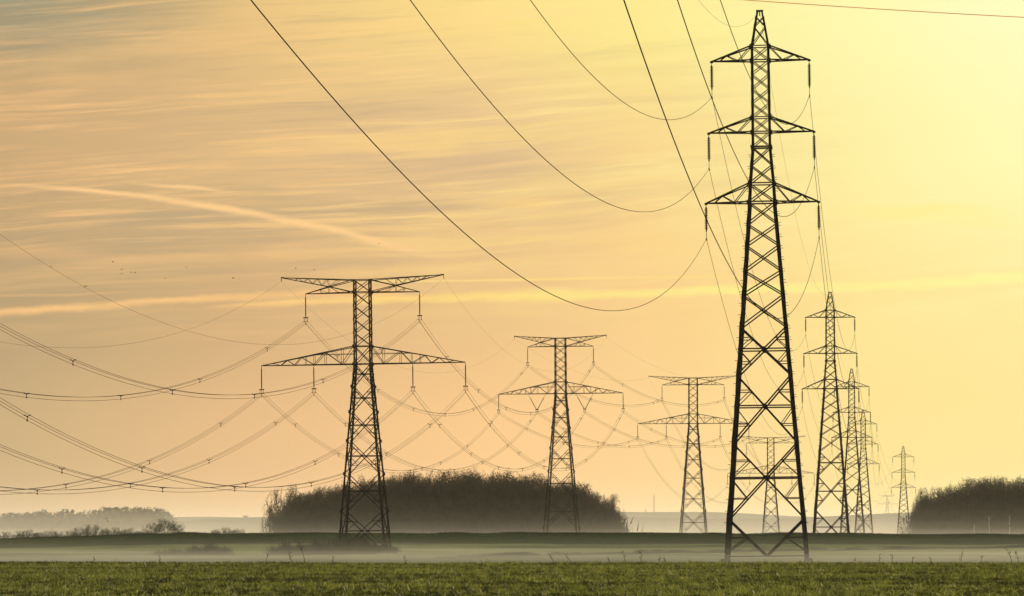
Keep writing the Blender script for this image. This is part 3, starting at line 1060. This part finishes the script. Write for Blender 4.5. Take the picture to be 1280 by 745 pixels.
# ------------------------------------------------------------------ bare trees and scrub
def tri_strip(V, T, a, b, wa, wb, rg):
    """a twig as a thin two-triangle blade-like sliver with real 3-sided body"""
    d = b - a
    r = rg.normal(size=3); p = np.cross(d, r); p /= (np.linalg.norm(p) + 1e-9)
    q = np.cross(d, p); q /= (np.linalg.norm(q) + 1e-9)
    o = len(V)
    V += [a + p * wa, a - p * wa * .5 + q * wa * .87, a - p * wa * .5 - q * wa * .87, b + p * wb]
    T += [(o, o + 1, o + 3), (o + 1, o + 2, o + 3), (o + 2, o, o + 3)]


def bare_tree(seed, H=18.0, spread=.42, depth=5, trunk=.32, low=.28, twig=.05, fine=5, droop=0.0):
    """arrays (wood V,T, twig V,T) of a leafless broadleaf tree of height H"""
    rg = np.random.default_rng(seed)
    VW, TW, VT, TT = [], [], [], []

    def seg(V, T, a, b, ra, rb):
        tri_strip(V, T, a, b, ra, rb, rg)

    def grow(p, d, ln, r, lev):
        steps = 3 if lev < 2 else 2
        q = p.copy(); dd_ = d.copy()
        for s_ in range(steps):
            nd = dd_ + rg.normal(0, .13 + .03 * lev, 3); nd[2] += .05 - droop * lev * .02
            nd /= np.linalg.norm(nd)
            e = q + nd * ln / steps
            rr_ = r * (1 - .28 * (s_ + 1) / steps)
            if lev <= 2: seg(VW, TW, q, e + nd * .05, r * (1 - .28 * s_ / steps), rr_ * .9)
            else: seg(VT, TT, q, e, max(r, twig), max(rr_ * .6, twig * .5))
            if lev > 0 and s_ < steps - 0 and lev < depth:
                for c in range(2 if lev < 3 else fine - 2):
                    ax = rg.normal(size=3); side_ = np.cross(nd, ax); side_ /= np.linalg.norm(side_)
                    a_ = rg.uniform(.45, .95)
                    cdn = nd * math.cos(a_) + side_ * math.sin(a_); cdn[2] += .12
                    cdn /= np.linalg.norm(cdn)
                    grow(e, cdn, ln * rg.uniform(.55, .72), rr_ * .55, lev + 1)
            q, dd_ = e, nd
        return q, dd_

    # trunk
    th = H * low
    top = np.array([rg.normal(0, .2), rg.normal(0, .2), th])
    seg(VW, TW, np.array([0., 0, -1.2]), top, trunk * 1.2, trunk * .7)
    nm_ = 7
    for k in range(nm_):
        an = k * 2 * PI / nm_ + rg.uniform(-.3, .3)
        inc = rg.uniform(.25, 1.05) * spread * 2.0 if k else .08
        dv = np.array([math.cos(an) * math.sin(inc), math.sin(an) * math.sin(inc), math.cos(inc)])
        base = np.array([top[0], top[1], th * rg.uniform(.55, 1.0)])
        grow(base, dv, H * .40 * rg.uniform(.8, 1.1), trunk * .42, 1)
    return np.array(VW), np.array(TW), np.array(VT), np.array(TT)


def fit_tree(arr, H, Wd=None):
    """scale a generated tree to height H (and crown width Wd)"""
    VW, TW, VT, TT = arr
    h = np.percentile(VT[:, 2], 99.2); w = np.percentile(np.abs(VT[:, 0]), 98) * 2
    sz = H / h; sxy = (Wd / w) if Wd else sz
    k = np.array([sxy, sxy, sz])
    VW, VT = VW * k, VT * k
    # crowns of grown trees round off: draw in what sticks out beyond an ellipsoid
    a = sxy * w / 2; c = .56 * H; bu = H - c; bd_ = .50 * H
    out = []
    for V_ in (VW, VT):
        V_ = V_.copy()
        zz = (V_[:, 2] - c); b_ = np.where(zz > 0, bu, bd_)
        rr_ = np.sqrt((V_[:, 0] / a) ** 2 + (V_[:, 1] / a) ** 2 + (zz / b_) ** 2) + 1e-6
        rn = np.where(rr_ > .72, .72 + .30 * (1 - np.exp(-(rr_ - .72) / .30)), rr_)
        low_ = V_[:, 2] < .12 * H
        f_ = np.where(low_, 1, rn / rr_)
        V_[:, 0] *= f_; V_[:, 1] *= f_; V_[:, 2] = c + zz * f_
        out.append(V_)
    return out[0], TW, out[1], TT


TREES = [bare_tree(100 + k, depth=4, fine=7, spread=.60 + .06 * (k % 3), low=.22 + .05 * (k % 2), twig=.06) for k in range(6)]
rgw = np.random.default_rng(7)


def tree_thing(name, px_, ytop, D, Wd_px, label, group=None, seed=0, m1='bark', m2='twig', low=None, base=None, tr=None):
    x = (px_ - 640) / F * D
    zb = float(ground(x, D)) if base is None else base
    top = unproj(px_, ytop, D)
    H = top.z - zb
    arr = tr if tr is not None else TREES[seed % 6]
    VW, TW, VT, TT = fit_tree(arr, H, Wd_px / F * D)
    root = empty(name, (x, D, zb), R(seed * 77 % 360))
    np_mesh('trunk', VW, TW, M[m1], root)
    np_mesh('crown', VT, TT, M[m2], root)
    return tag(root, label, 'tree', group)


def wood(name, outline, D0, D1, rows, step, label, seed, twigm, trunks=True, scale_y=1.0):
    """merge many bare trees into one far-off wood whose top follows outline (photograph pixels at distance D0)"""
    rg = np.random.default_rng(seed)
    Vs, Ts, no = [], [], 0
    xs = [p[0] for p in outline]; yt = [p[1] for p in outline]
    for r_ in range(rows):
        D = D0 + (D1 - D0) * r_ / max(1, rows - 1)
        x = xs[0]
        while x < xs[-1]:
            xx = x + rg.normal(0, step * .25)
            x += step * rg.uniform(.7, 1.3)
            if not (xs[0] < xx < xs[-1]): continue
            yy = np.interp(xx, xs, yt) + (rg.normal(0, 2.2) + rg.choice([0, -1, -3, 4, 8])) * scale_y + (3 * scale_y if r_ == 0 else 0)
            X_ = (xx - 640) / F * D
            zb = float(ground(X_, D))
            top = unproj(xx, yy, D)
            H = top.z - zb
            if H < 3: continue
            a = TREES[rg.integers(6)]
            wd = max(H * rg.uniform(.42, .78), 4)
            VW, TW, VT, TT = fit_tree(a, H, wd)
            an = rg.uniform(0, 2 * PI); ca, sa = math.cos(an), math.sin(an)
            Rm = np.array([[ca, sa, 0], [-sa, ca, 0], [0, 0, 1]])
            for V_, T_ in ((VW, TW), (VT, TT)):
                Vs.append(V_ @ Rm + np.array([X_, D + rg.normal(0, 2), zb])); Ts.append(T_ + no); no += len(V_)
            # undergrowth: upright whips filling the lower storey
            nu = 170
            hx = X_ + rg.normal(0, 2.6, nu); hy = D + rg.normal(0, 3.0, nu)
            hz0 = zb + rg.random(nu) * H * .66; hl = rg.uniform(1.5, 4.5, nu)
            hz1 = np.minimum(hz0 + hl, zb + H * .78)
            ln = rg.normal(0, 1.0, (nu, 2)); w = rg.uniform(.10, .24, nu)
            V_ = np.stack([np.stack([hx - w, hy, hz0], 1), np.stack([hx + w, hy + w, hz0], 1), np.stack([hx + ln[:, 0], hy + ln[:, 1], hz1], 1)], 1).reshape(-1, 3)
            Vs.append(V_); Ts.append(np.arange(nu * 3).reshape(-1, 3) + no); no += len(V_)
    o = np_mesh(name, np.concatenate(Vs), np.concatenate(Ts), M[twigm])
    return tag(o, label, 'wood', kind='stuff')


CW = [(360, 624), (366, 616), (376, 612), (390, 613), (405, 607), (420, 602), (440, 599), (470, 596), (490, 590), (510, 586), (540, 588), (565, 587), (590, 586), (612, 590), (630, 587),
      (650, 589), (680, 594), (705, 597), (725, 603), (740, 609), (752, 617), (762, 627), (768, 638), (773, 650)]
wood('wood', CW, 1160, 1215, 4, 11, 'long dark leafless wood on the horizon behind the two-beam pylons', 3, 'twig')
RW = [(1150, 632), (1156, 620), (1164, 611), (1175, 605), (1190, 600), (1215, 596), (1240, 593), (1280, 594), (1330, 600), (1400, 604), (1470, 612)]
wood('wood', RW, 1230, 1275, 4, 11, 'brownish leafless wood at the right edge of the picture', 5, 'twig')

# edge trees of the two woods, told apart against the sky
big_tr = bare_tree(41, depth=5, fine=5, spread=.66, low=.14, twig=.05)
big_tr2 = bare_tree(42, depth=5, fine=5, spread=.70, low=.10, twig=.06)
tree_thing('bare_tree', 349, 605, 1150, 50, 'rounded bare tree at the far left end of the central wood', 'edge trees of the central wood', 0, tr=TREES[5], base=-2.5)
tree_thing('bare_tree', 343, 626, 1146, 38, 'low dense bare tree leaning out at the wood left foot', 'edge trees of the central wood', 1, tr=TREES[2], base=-4.5)
tree_thing('bare_tree', 366, 600, 1154, 30, 'taller open-crowned bare tree near the left end of the central wood', 'edge trees of the central wood', 2)
tree_thing('bare_tree', 452, 589, 1156, 34, 'bare tree showing through the upper legs of the large left pylon', 'edge trees of the central wood', 3)
tree_thing('bare_tree', 519, 584, 1156, 32, 'tallest bare tree standing above the central wood', 'edge trees of the central wood', 4)
tree_thing('bare_tree', 764, 612, 1156, 34, 'spreading bare tree high on the right end of the central wood', 'edge trees of the central wood', 5, tr=big_tr)
tree_thing('bare_tree', 777, 633, 1150, 26, 'low bare tree at the right foot of the central wood', 'edge trees of the central wood', 0, tr=TREES[4], base=-4.5)
tree_thing('bare_tree', 1154, 604, 1226, 32, 'bare tree at the upper left shoulder of the right wood', 'edge trees of the right wood', 1, tr=big_tr)
tree_thing('bare_tree', 1146, 624, 1224, 24, 'low bare tree at the left foot of the right wood', 'edge trees of the right wood', 2, tr=TREES[1], base=-4.5)
tree_thing('bare_tree', 1236, 590, 1228, 34, 'tallest bare tree rising above the right wood', 'edge trees of the right wood', 4)

# pale trunks glimpsed inside the right wood
for k, (px_, y0, D, lab) in enumerate(((1235.5, 645, 1222, 'tallest pale trunk before the right wood'), (1217, 655, 1222, 'short pale trunk left of the tallest pale one'), (1261, 645, 1223, 'pale trunk nearest the right picture edge'))):
    x = (px_ - 640) / F * D; zb = float(ground(x, D)); zt = unproj(px_, y0, D).z
    root = empty('birch_tree', (x, D, zb))
    mb = MB(); mb.tube([(0, 0, -.5), (.1, 0, (zt - zb) * .5), (-.08, 0, zt - zb)], .16, 6, .08)
    mb.build('trunk', M['pale_bark'], root, True)
    mb = MB()
    for q in range(5):
        z = (zt - zb) * (.55 + .09 * q); s_ = -1 if q % 2 else 1
        mb.tube([(0, 0, z), (s_ * .5, .1, z + .7)], .05, 4, .03)
    mb.build('branches', M['pale_bark'], root)
    tag(root, lab, 'tree', 'pale trunks of the right wood')


def shrub(name, px_, ytop, D, wpx, label, group, seed, dens=900, m='shrub', ragged=.7, sink=0.0, cat='bush'):
    """a leafless thicket: fans of upright whips filling a low dome"""
    rg = np.random.default_rng(seed)
    x = (px_ - 640) / F * D; zb = float(ground(x, D)) - sink
    H = unproj(px_, ytop, D).z - zb; Wd = wpx / F * D
    n_ = dens
    ra_ = np.sqrt(rg.random(n_)); an_ = rg.random(n_) * 2 * PI; u_ = ra_ * np.cos(an_); w_ = ra_ * np.sin(an_)
    env = np.sqrt(np.clip(1 - (u_ ** 2 + w_ ** 2), .04, 1))
    lump = 1 + .22 * np.sin(u_ * 9 + seed) + .12 * np.sin(u_ * 23 + seed * 2)
    h1 = 1.12 * H * env ** .8 * lump / 1.1 * (1.12 - ragged * 1.1 * rg.random(n_) ** .8)
    x0 = u_ * Wd * .42; y0 = w_ * Wd * .30
    h0 = h1 * rg.random(n_) * .7
    x1 = u_ * Wd * .5 + rg.normal(0, .06 * Wd, n_); y1 = w_ * Wd * .36 + rg.normal(0, .05 * Wd, n_)
    x1 = np.where(rg.random(n_) < .25, x1 + rg.normal(0, .08 * Wd, n_), x1)
    xa = x0 + (x1 - x0) * (h0 / np.maximum(h1, .1))
    ww = rg.uniform(.010, .024, n_) * (D / 560)
    V = np.stack([np.stack([xa - ww, y0, h0], 1), np.stack([xa + ww, y0 + ww, h0], 1), np.stack([x1, y1, h1], 1)], 1).reshape(-1, 3)
    T = np.arange(n_ * 3).reshape(-1, 3)
    root = empty(name, (x, D, zb))
    np_mesh('twigs', V, T, M[m], root)
    st = MB()
    for k in range(5):
        a = rg.uniform(-1, 1) * Wd * .22
        st.tube([(a * .5, 0, -.15), (a, rg.normal(0, .1), H * .3), (a * 1.5, rg.normal(0, .2), H * .6)], .03 * D / 560, 4, .012 * D / 560)
    st.build('stems', M['bark'], root)
    return tag(root, label, cat, group)


g1 = 'misty bushes in the meadow'
shrub('bush', 262, 680, 500, 66, 'rounded misty bush in the meadow, alone left of the pylon thicket', g1, 1, 3800)
shrub('bush', 222, 685, 500, 66, 'low faint scrub spreading left of the rounded misty bush', g1, 2, 2400)
shrub('bush', 362, 678, 510, 60, 'low misty scrub at the left end of the thicket under the pylon', g1, 3, 3400)
shrub('bush', 404, 674, 520, 66, 'dark misty bush just left of the large left pylon foot', g1, 4, 5200)
shrub('bush', 442, 668, 535, 66, 'tallest misty bush hiding the left feet of the large pylon', g1, 5, 6500)
shrub('bush', 478, 678, 560, 44, 'small misty bush between the feet of the large left pylon', g1, 6, 3000)

# far hedge on the left with its trees
g2 = 'bushes of the distant hedge at left'
hz = [(-20, 662, 34), (12, 665, 36), (40, 662, 34), (62, 662, 30), (84, 663, 26), (108, 655, 34), (128, 662, 26), (146, 659, 30), (166, 660, 30), (184, 663, 22), (226, 664, 26), (248, 665, 26), (266, 663, 28), (284, 659, 34), (303, 661, 30)]
hl = ['cut off by the left picture edge', 'first whole one from the left edge', 'second from the left edge', 'ragged one third from the left edge', 'low one just left of the domed bush',
      'large domed one, tallest of the hedge', 'low one just right of the domed bush', 'wide one midway to the round bare tree', 'wide one nearer the round bare tree', 'small one touching the round bare tree',
      'sparse one just right of the round bare tree', 'sparse low one in the hedge gap', 'sparse one left of the hedge end mound', 'mound near the right end of the hedge', 'last thin one at the right end']
for k, ((px_, yt_, w_), lb) in enumerate(zip(hz, hl)):
    rg = np.random.default_rng(200 + k)
    D = 890; x = (px_ - 640) / F * D; zb = float(ground(x, D)) - .3
    root = empty('bush', (x, D, zb))
    VA, TA, VB, TB, na, nb = [], [], [], [], 0, 0
    for q in range(3):
        H = unproj(px_, yt_ + (-1.5 if q == 1 else rg.uniform(-1, 3)), D).z - zb
        VW, TW, VT, TT = fit_tree(TREES[(k + q) % 6], H, w_ / F * D * .85)
        o_ = np.array([(q - 1) * w_ / F * D * .36, rg.normal(0, 1.5), -.18 * H])
        VA.append(VW * [1, 1, 1.18] + o_); TA.append(TW + na); na += len(VW)
        VB.append(VT * [1, 1, 1.18] + o_); TB.append(TT + nb); nb += len(VT)
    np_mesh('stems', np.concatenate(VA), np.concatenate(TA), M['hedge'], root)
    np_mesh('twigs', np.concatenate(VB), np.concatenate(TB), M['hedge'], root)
    tag(root, 'hazy green hedge bush, ' + lb, 'bush', g2)
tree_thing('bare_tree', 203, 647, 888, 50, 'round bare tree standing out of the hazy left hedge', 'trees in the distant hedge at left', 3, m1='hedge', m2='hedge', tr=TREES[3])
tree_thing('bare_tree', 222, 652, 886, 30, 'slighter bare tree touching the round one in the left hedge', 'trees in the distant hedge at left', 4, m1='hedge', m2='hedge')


# hazy wood on the far left hill
def far_wood(name, outline, D, label, seed, depth=60):
    rg = np.random.default_rng(seed)
    xs = [p[0] for p in outline]; yt = [p[1] for p in outline]
    Vs, Ts, no = [], [], 0
    x = xs[0]
    while x < xs[-1]:
        for r_ in range(3):
            xx = x + rg.normal(0, 1.5); D_ = D + depth * r_ / 2
            X_ = (xx - 640) / F * D_
            zb = float(ground(X_, D_)) - 2
            H = unproj(xx, np.interp(xx, xs, yt) + rg.normal(0, .7), D_).z - zb
            if H < 2: continue
            n_ = 260
            d = rg.normal(size=(n_, 3)); d /= np.linalg.norm(d, axis=1)[:, None]
            rad = rg.random(n_) ** .33
            c = np.array([X_, D_, zb + H * .55]) + d * rad[:, None] * np.array([rg.uniform(5, 9), 6, H * .46])
            s_ = rg.normal(0, .8, (n_, 3, 3))
            V_ = (c[:, None] + s_).reshape(-1, 3)
            V_[:, 2] = np.minimum(V_[:, 2], zb + H)
            Vs.append(V_); Ts.append(np.arange(n_ * 3).reshape(-1, 3) + no); no += n_ * 3
        x += rg.uniform(3, 7)
    o = np_mesh(name, np.concatenate(Vs), np.concatenate(Ts), M['far_leaf'])
    return tag(o, label, 'wood', kind='stuff')


far_wood('distant_wood', [(-40, 645), (0, 643), (14, 640), (30, 641), (45, 639), (56, 637), (64, 643), (72, 640), (88, 636), (94, 643), (104, 640), (112, 638), (118, 641), (128, 635), (150, 633), (170, 634), (196, 634), (206, 637), (211, 644)],
         2600, 'pale hazy wood on the far hill at left', 9)

# small water tower on the far ridge
q = unproj(307, 644.2, 3250)
zb = float(ground(q.x, 3250))
root = empty('water_tower', (q.x, 3250, zb - 1))
h = q.z - zb + 1
mb = MB(); mb.lathe([(1.1, 0), (.8, h * .6)], (0, 0, 0), 12); mb.build('stem', M['pale_wall'], root, True)
mb = MB(); mb.lathe([(.8, h * .6 + .01), (2.2, h * .78), (2.2, h * .96), (.5, h)], (0, 0, 0), 14); mb.build('tank', M['pale_wall'], root, True)
tag(root, 'tiny pale water tower on the hazy ridge left of the central wood', 'water tower')
# faint lattice masts on the horizon
for k, (px_, yt_, D, lb) in enumerate(((817.5, 619, 3900, 'faint thin mast on the skyline just left of the pale open-ground pylon'), (807, 636, 3900, 'shorter of the two faint masts right of the central wood'))):
    q = unproj(px_, yt_, D); zb = float(ground(q.x, D)) - 1
    root = empty('radio_mast', (q.x, D, zb)); H = q.z - zb
    L = Lattice([0, H], [.7, .35])
    mb = MB()
    for i in (-1, 1):
        for j in (-1, 1): mb.bar(L.corner(i, j, 0), L.corner(i, j, H), .16)
    mb.build('legs', M['steel'], root)
    mb = MB()
    for s_ in range(12): x_panel(mb, L, H * s_ / 12, H * (s_ + 1) / 12, .08)
    mb.bar((0, 0, H), (0, 0, H + 3), .12)
    mb.build('bracing', M['steel'], root)
    tag(root, lb, 'mast', 'faint masts on the skyline')

# ------------------------------------------------------------------ weeds along the field edge
sw = [(382, 700, 672, -10, 198, 'tall leaning dry stalk left of the large left pylon, tallest at the field edge'),
      (366, 703, 690, -5, 198, 'short dry stalk beside the tall leaning one'),
      (333, 703, 692, 2, 200, 'small dark weed at the field edge under the rounded bush'),
      (200, 703, 694, 1, 200, 'short upright weed at the field edge, left part'),
      (118, 703, 697, 1, 200, 'tiny weed at the field edge, far left'),
      (416, 703, 695, 2, 201, 'short weed under the thicket, left of the pylon foot'),
      (508, 703, 694, -4, 200, 'short bent weed right of the large left pylon'),
      (693, 704, 691, -8, 200, 'bent dry blade leaning left below the V-string pylon'),
      (714, 704, 692, -9, 200, 'long bent dry blade right of the other leaning one'),
      (762, 704, 697, -2, 200, 'short weed between the leaning blades and the twin stalks'),
      (782, 704, 689, -5, 200, 'slanting dark stalk left of the upright twin'),
      (801, 704, 687, 0, 200, 'upright thin stalk at the middle right of the field edge'),
      (824, 704, 695, 0, 200, 'short upright stalk left of the tallest pylon'),
      (832, 704, 696, -2, 200, 'leaning short stalk nearest the tallest pylon'),
      (1068, 704, 697, 0, 200, 'short stalk right of the tallest pylon, first of several'),
      (1099, 704, 693, -1, 200, 'thin stalk below the fourth pylon of the right row'),
      (1114, 704, 692, 0, 200, 'dark upright weed below the small pale pylon'),
      (1139, 705, 696, 1, 200, 'tufted weed below the left end of the right wood'),
      (1164, 705, 697, -3, 200, 'leaning small weed below the right wood'),
      (1200, 705, 690, 1, 200, 'forked weed below the right wood'),
      (1224, 705, 693, 5, 200, 'right-leaning weed below the pale trunk'),
      (1264, 706, 683, -8, 196, 'tall leaning stalk near the right picture edge'),
      (1272, 706, 688, -3, 196, 'second tall stalk closest to the right picture edge')]
for k, (px_, yb_, yt_, lx, D, lb) in enumerate(sw):
    rg = random.Random(k)
    x = (px_ - 640) / F * D
    zb = float(ground(x, D))
    H = max(unproj(px_, yt_, D).z - zb, .2)
    tx = lx / F * D
    mb = MB(); P_ = [Vector((tx * t ** 1.4, rg.uniform(-.01, .01), H * t)) for t in (0, .25, .5, .75, 1)]
    P_[0].z = -.05
    mb.tube(P_, .016, 5, .007)
    for q in range(5 if H > .6 else 3):
        t = rg.uniform(.35, .95); c = Vector((tx * t ** 1.4, 0, H * t)); s_ = rg.choice([-1, 1])
        e = c + Vector((s_ * rg.uniform(.05, .16) * H, rg.uniform(-.08, .08), rg.uniform(.05, .16) * H))
        mb.tube([c, (c + e) / 2 + Vector((0, 0, -.015)), e], .008, 4, .004)
        mb.box(e, (.03, .02, .05))
    root = mb.build('dry_weed', M['stalk'])
    root.location = (x, D, zb)
    tag(root, lb, 'weed', 'dry weeds along the near field edge')

# ------------------------------------------------------------------ birds
def bird_mesh(flap):
    mb = MB()
    mb.lathe([(.01, -.17), (.045, -.10), (.06, 0), (.045, .09), (.035, .13), (.012, .18)], (0, 0, 0), 8)
    mb.v = [(x, z, y) for x, y, z in mb.v]
    for s_ in (-1, 1):   # two-jointed wings
        z1 = .10 * flap; z2 = .16 * flap - .05
        for a, b, w0, w1 in (((s_ * .03, .04, .02), (s_ * .20, .06, z1), .13, .12), ((s_ * .20, .06, z1), (s_ * .42, -.04, z2), .12, .03)):
            a, b = Vector(a), Vector(b)
            vs = [a + Vector((0, w0 / 2, .006)), a - Vector((0, w0 / 2, -.006)), b - Vector((0, w1 / 2, -.006)), b + Vector((0, w1 / 2, .006)),
                  a + Vector((0, w0 / 2, -.006)), a - Vector((0, w0 / 2, .006)), b - Vector((0, w1 / 2, .006)), b + Vector((0, w1 / 2, -.006))]
            mb.add(vs, [(0, 1, 2, 3), (7, 6, 5, 4), (0, 4, 5, 1), (1, 5, 6, 2), (2, 6, 7, 3), (3, 7, 4, 0)])
    vs = [(-.025, -.15, .01), (.025, -.15, .01), (.05, -.27, .01), (-.05, -.27, .01), (-.025, -.15, -.005), (.025, -.15, -.005), (.05, -.27, -.005), (-.05, -.27, -.005)]
    mb.add(vs, [(0, 1, 2, 3), (7, 6, 5, 4), (0, 4, 5, 1), (1, 5, 6, 2), (2, 6, 7, 3), (3, 7, 4, 0)])
    return mb


bd = [(107, 357.6, 430, 'distinct dark bird below the flock, above the low left contrail'), (64, 333, 620, 'leftmost small bird of the flock'), (141, 327, 560, 'topmost small bird of the flock'),
      (152, 337, 600, 'upper bird of the close pair in the flock'), (152, 342, 560, 'lower bird of the close pair in the flock'), (163.6, 340.5, 600, 'bird just right of the close pair'),
      (168.5, 340.5, 600, 'bird at the right end of the tight group'), (207, 348, 560, 'lone bird right of the tight group'), (233, 334, 680, 'faint high bird between flock and pylon'),
      (291.5, 347.6, 480, 'lone dark bird left of the large pylon'), (369.6, 335, 640, 'faint bird just above the pylon left tip'), (392.6, 337.4, 520, 'dark bird above the pylon upper beam'),
      (474, 304, 800, 'lone bird high above the large left pylon, under the curved contrail'), (133, 648.5, 620, 'upper of two birds over the far hedge'), (134.6, 651.5, 600, 'lower of two birds over the far hedge')]
bm_ = [None, None]
for k, (px_, py_, D, lb) in enumerate(bd):
    v_ = k % 2
    if bm_[v_] is None:
        o = bird_mesh(1.0 if v_ else -.5).build('bird', M['bird'], None, False); bm_[v_] = o.data
    else:
        o = bpy.data.objects.new('bird', bm_[v_]); C.objects.link(o)
    o.location = unproj(px_, py_, D)
    o.rotation_euler = (R(8 * ((k * 7) % 5 - 2)), R(10 * ((k * 3) % 5 - 2)), R(47 * k % 360))
    o.scale = (.72, .72, .72)
    tag(o, lb, 'bird', 'small dark birds in the sky')


# ------------------------------------------------------------------ haze and ground mist
def volume_box(name, lo, hi, dens, color, aniso, label):
    mb = MB()
    mb.box([(a + b) / 2 for a, b in zip(lo, hi)], [b - a for a, b in zip(lo, hi)])
    m = bpy.data.materials.new(name)
    m.use_nodes = True
    m.node_tree.nodes.clear()
    t = NT(m.node_tree)
    pv = t.node('ShaderNodeVolumePrincipled')
    pv.inputs['Color'].default_value = (*color, 1)
    pv.inputs['Density'].default_value = dens
    pv.inputs['Anisotropy'].default_value = aniso
    out = t.node('ShaderNodeOutputMaterial')
    t.l.new(pv.outputs[0], out.inputs['Volume'])
    m.cycles.homogeneous_volume = True
    o = mb.build(name, m)
    return tag(o, label, 'mist', kind='stuff')


volume_box('haze', (-9000, -450, -12), (9000, 31000, 90), .000035, (.97, .95, .92), .35, 'thin golden haze filling the whole landscape')
# banks of ground mist, each deeper one denser
for z_, d_ in ((.5, .0010), (1.0, .0006), (1.7, .00034), (2.6, .00013)):
    volume_box('mist', (-400, 300 - z_ * 9, -3 - z_), (400, 715 + z_ * 2, z_), d_, (.97, .97, .90), .25, 'low mist lying over the meadow behind the near field')
for z_, d_ in ((3, .0007), (5, .0009), (7, .0008), (9, .00035), (11.5, .00018), (15, .00008)):
    volume_box('mist', (-2500, 860 + z_ * 4, -9 - z_ * .1), (2500, 3150 + z_ * 5, z_), d_, (.96, .95, .93), .3, 'mist bank around the foot of the woods and the far fields')
for z_, d_ in ((16, .0003), (26, .00028), (38, .0002)):
    volume_box('mist', (-3500, 1980 - z_ * 2, -14 - z_ * .1), (3500, 3260 + z_ * 3, z_), d_, (.97, .95, .91), .35, 'deep pale haze filling the far valley before the hills')
# drifting wisps: flat lens-shaped patches of thicker mist in the meadow
rgm = random.Random(4)
wm = MB()
for k in range(16):
    D = 345 + k * 21; x = rgm.uniform(-.15, .15) * D
    a = rgm.uniform(12, 34); b = rgm.uniform(5, 9); h = rgm.uniform(.25, .6)
    z = float(ground(x, D)) + h * .7
    rings = 8; seg_ = 20; vs = [(x, D, z - h)]; fs = []
    for i in range(1, rings):
        ph = -PI / 2 + PI * i / rings
        for j in range(seg_):
            t_ = 2 * PI * j / seg_
            vs.append((x + a * math.cos(ph) * math.cos(t_), D + b * math.cos(ph) * math.sin(t_), z + h * math.sin(ph)))
    vs.append((x, D, z + h))
    for j in range(seg_):
        j2 = (j + 1) % seg_
        fs.append((0, 1 + j2, 1 + j)); fs.append((len(vs) - 1, 1 + (rings - 2) * seg_ + j, 1 + (rings - 2) * seg_ + j2))
        for i in range(rings - 2):
            fs.append((1 + i * seg_ + j, 1 + i * seg_ + j2, 1 + (i + 1) * seg_ + j2, 1 + (i + 1) * seg_ + j))
    wm.add(vs, fs)
o = wm.build('mist', bpy.data.materials['mist'].copy())
o.active_material.node_tree.nodes['Principled Volume'].inputs['Density'].default_value = .0045
tag(o, 'thicker wisps of ground mist drifting low over the meadow', 'mist', kind='stuff')
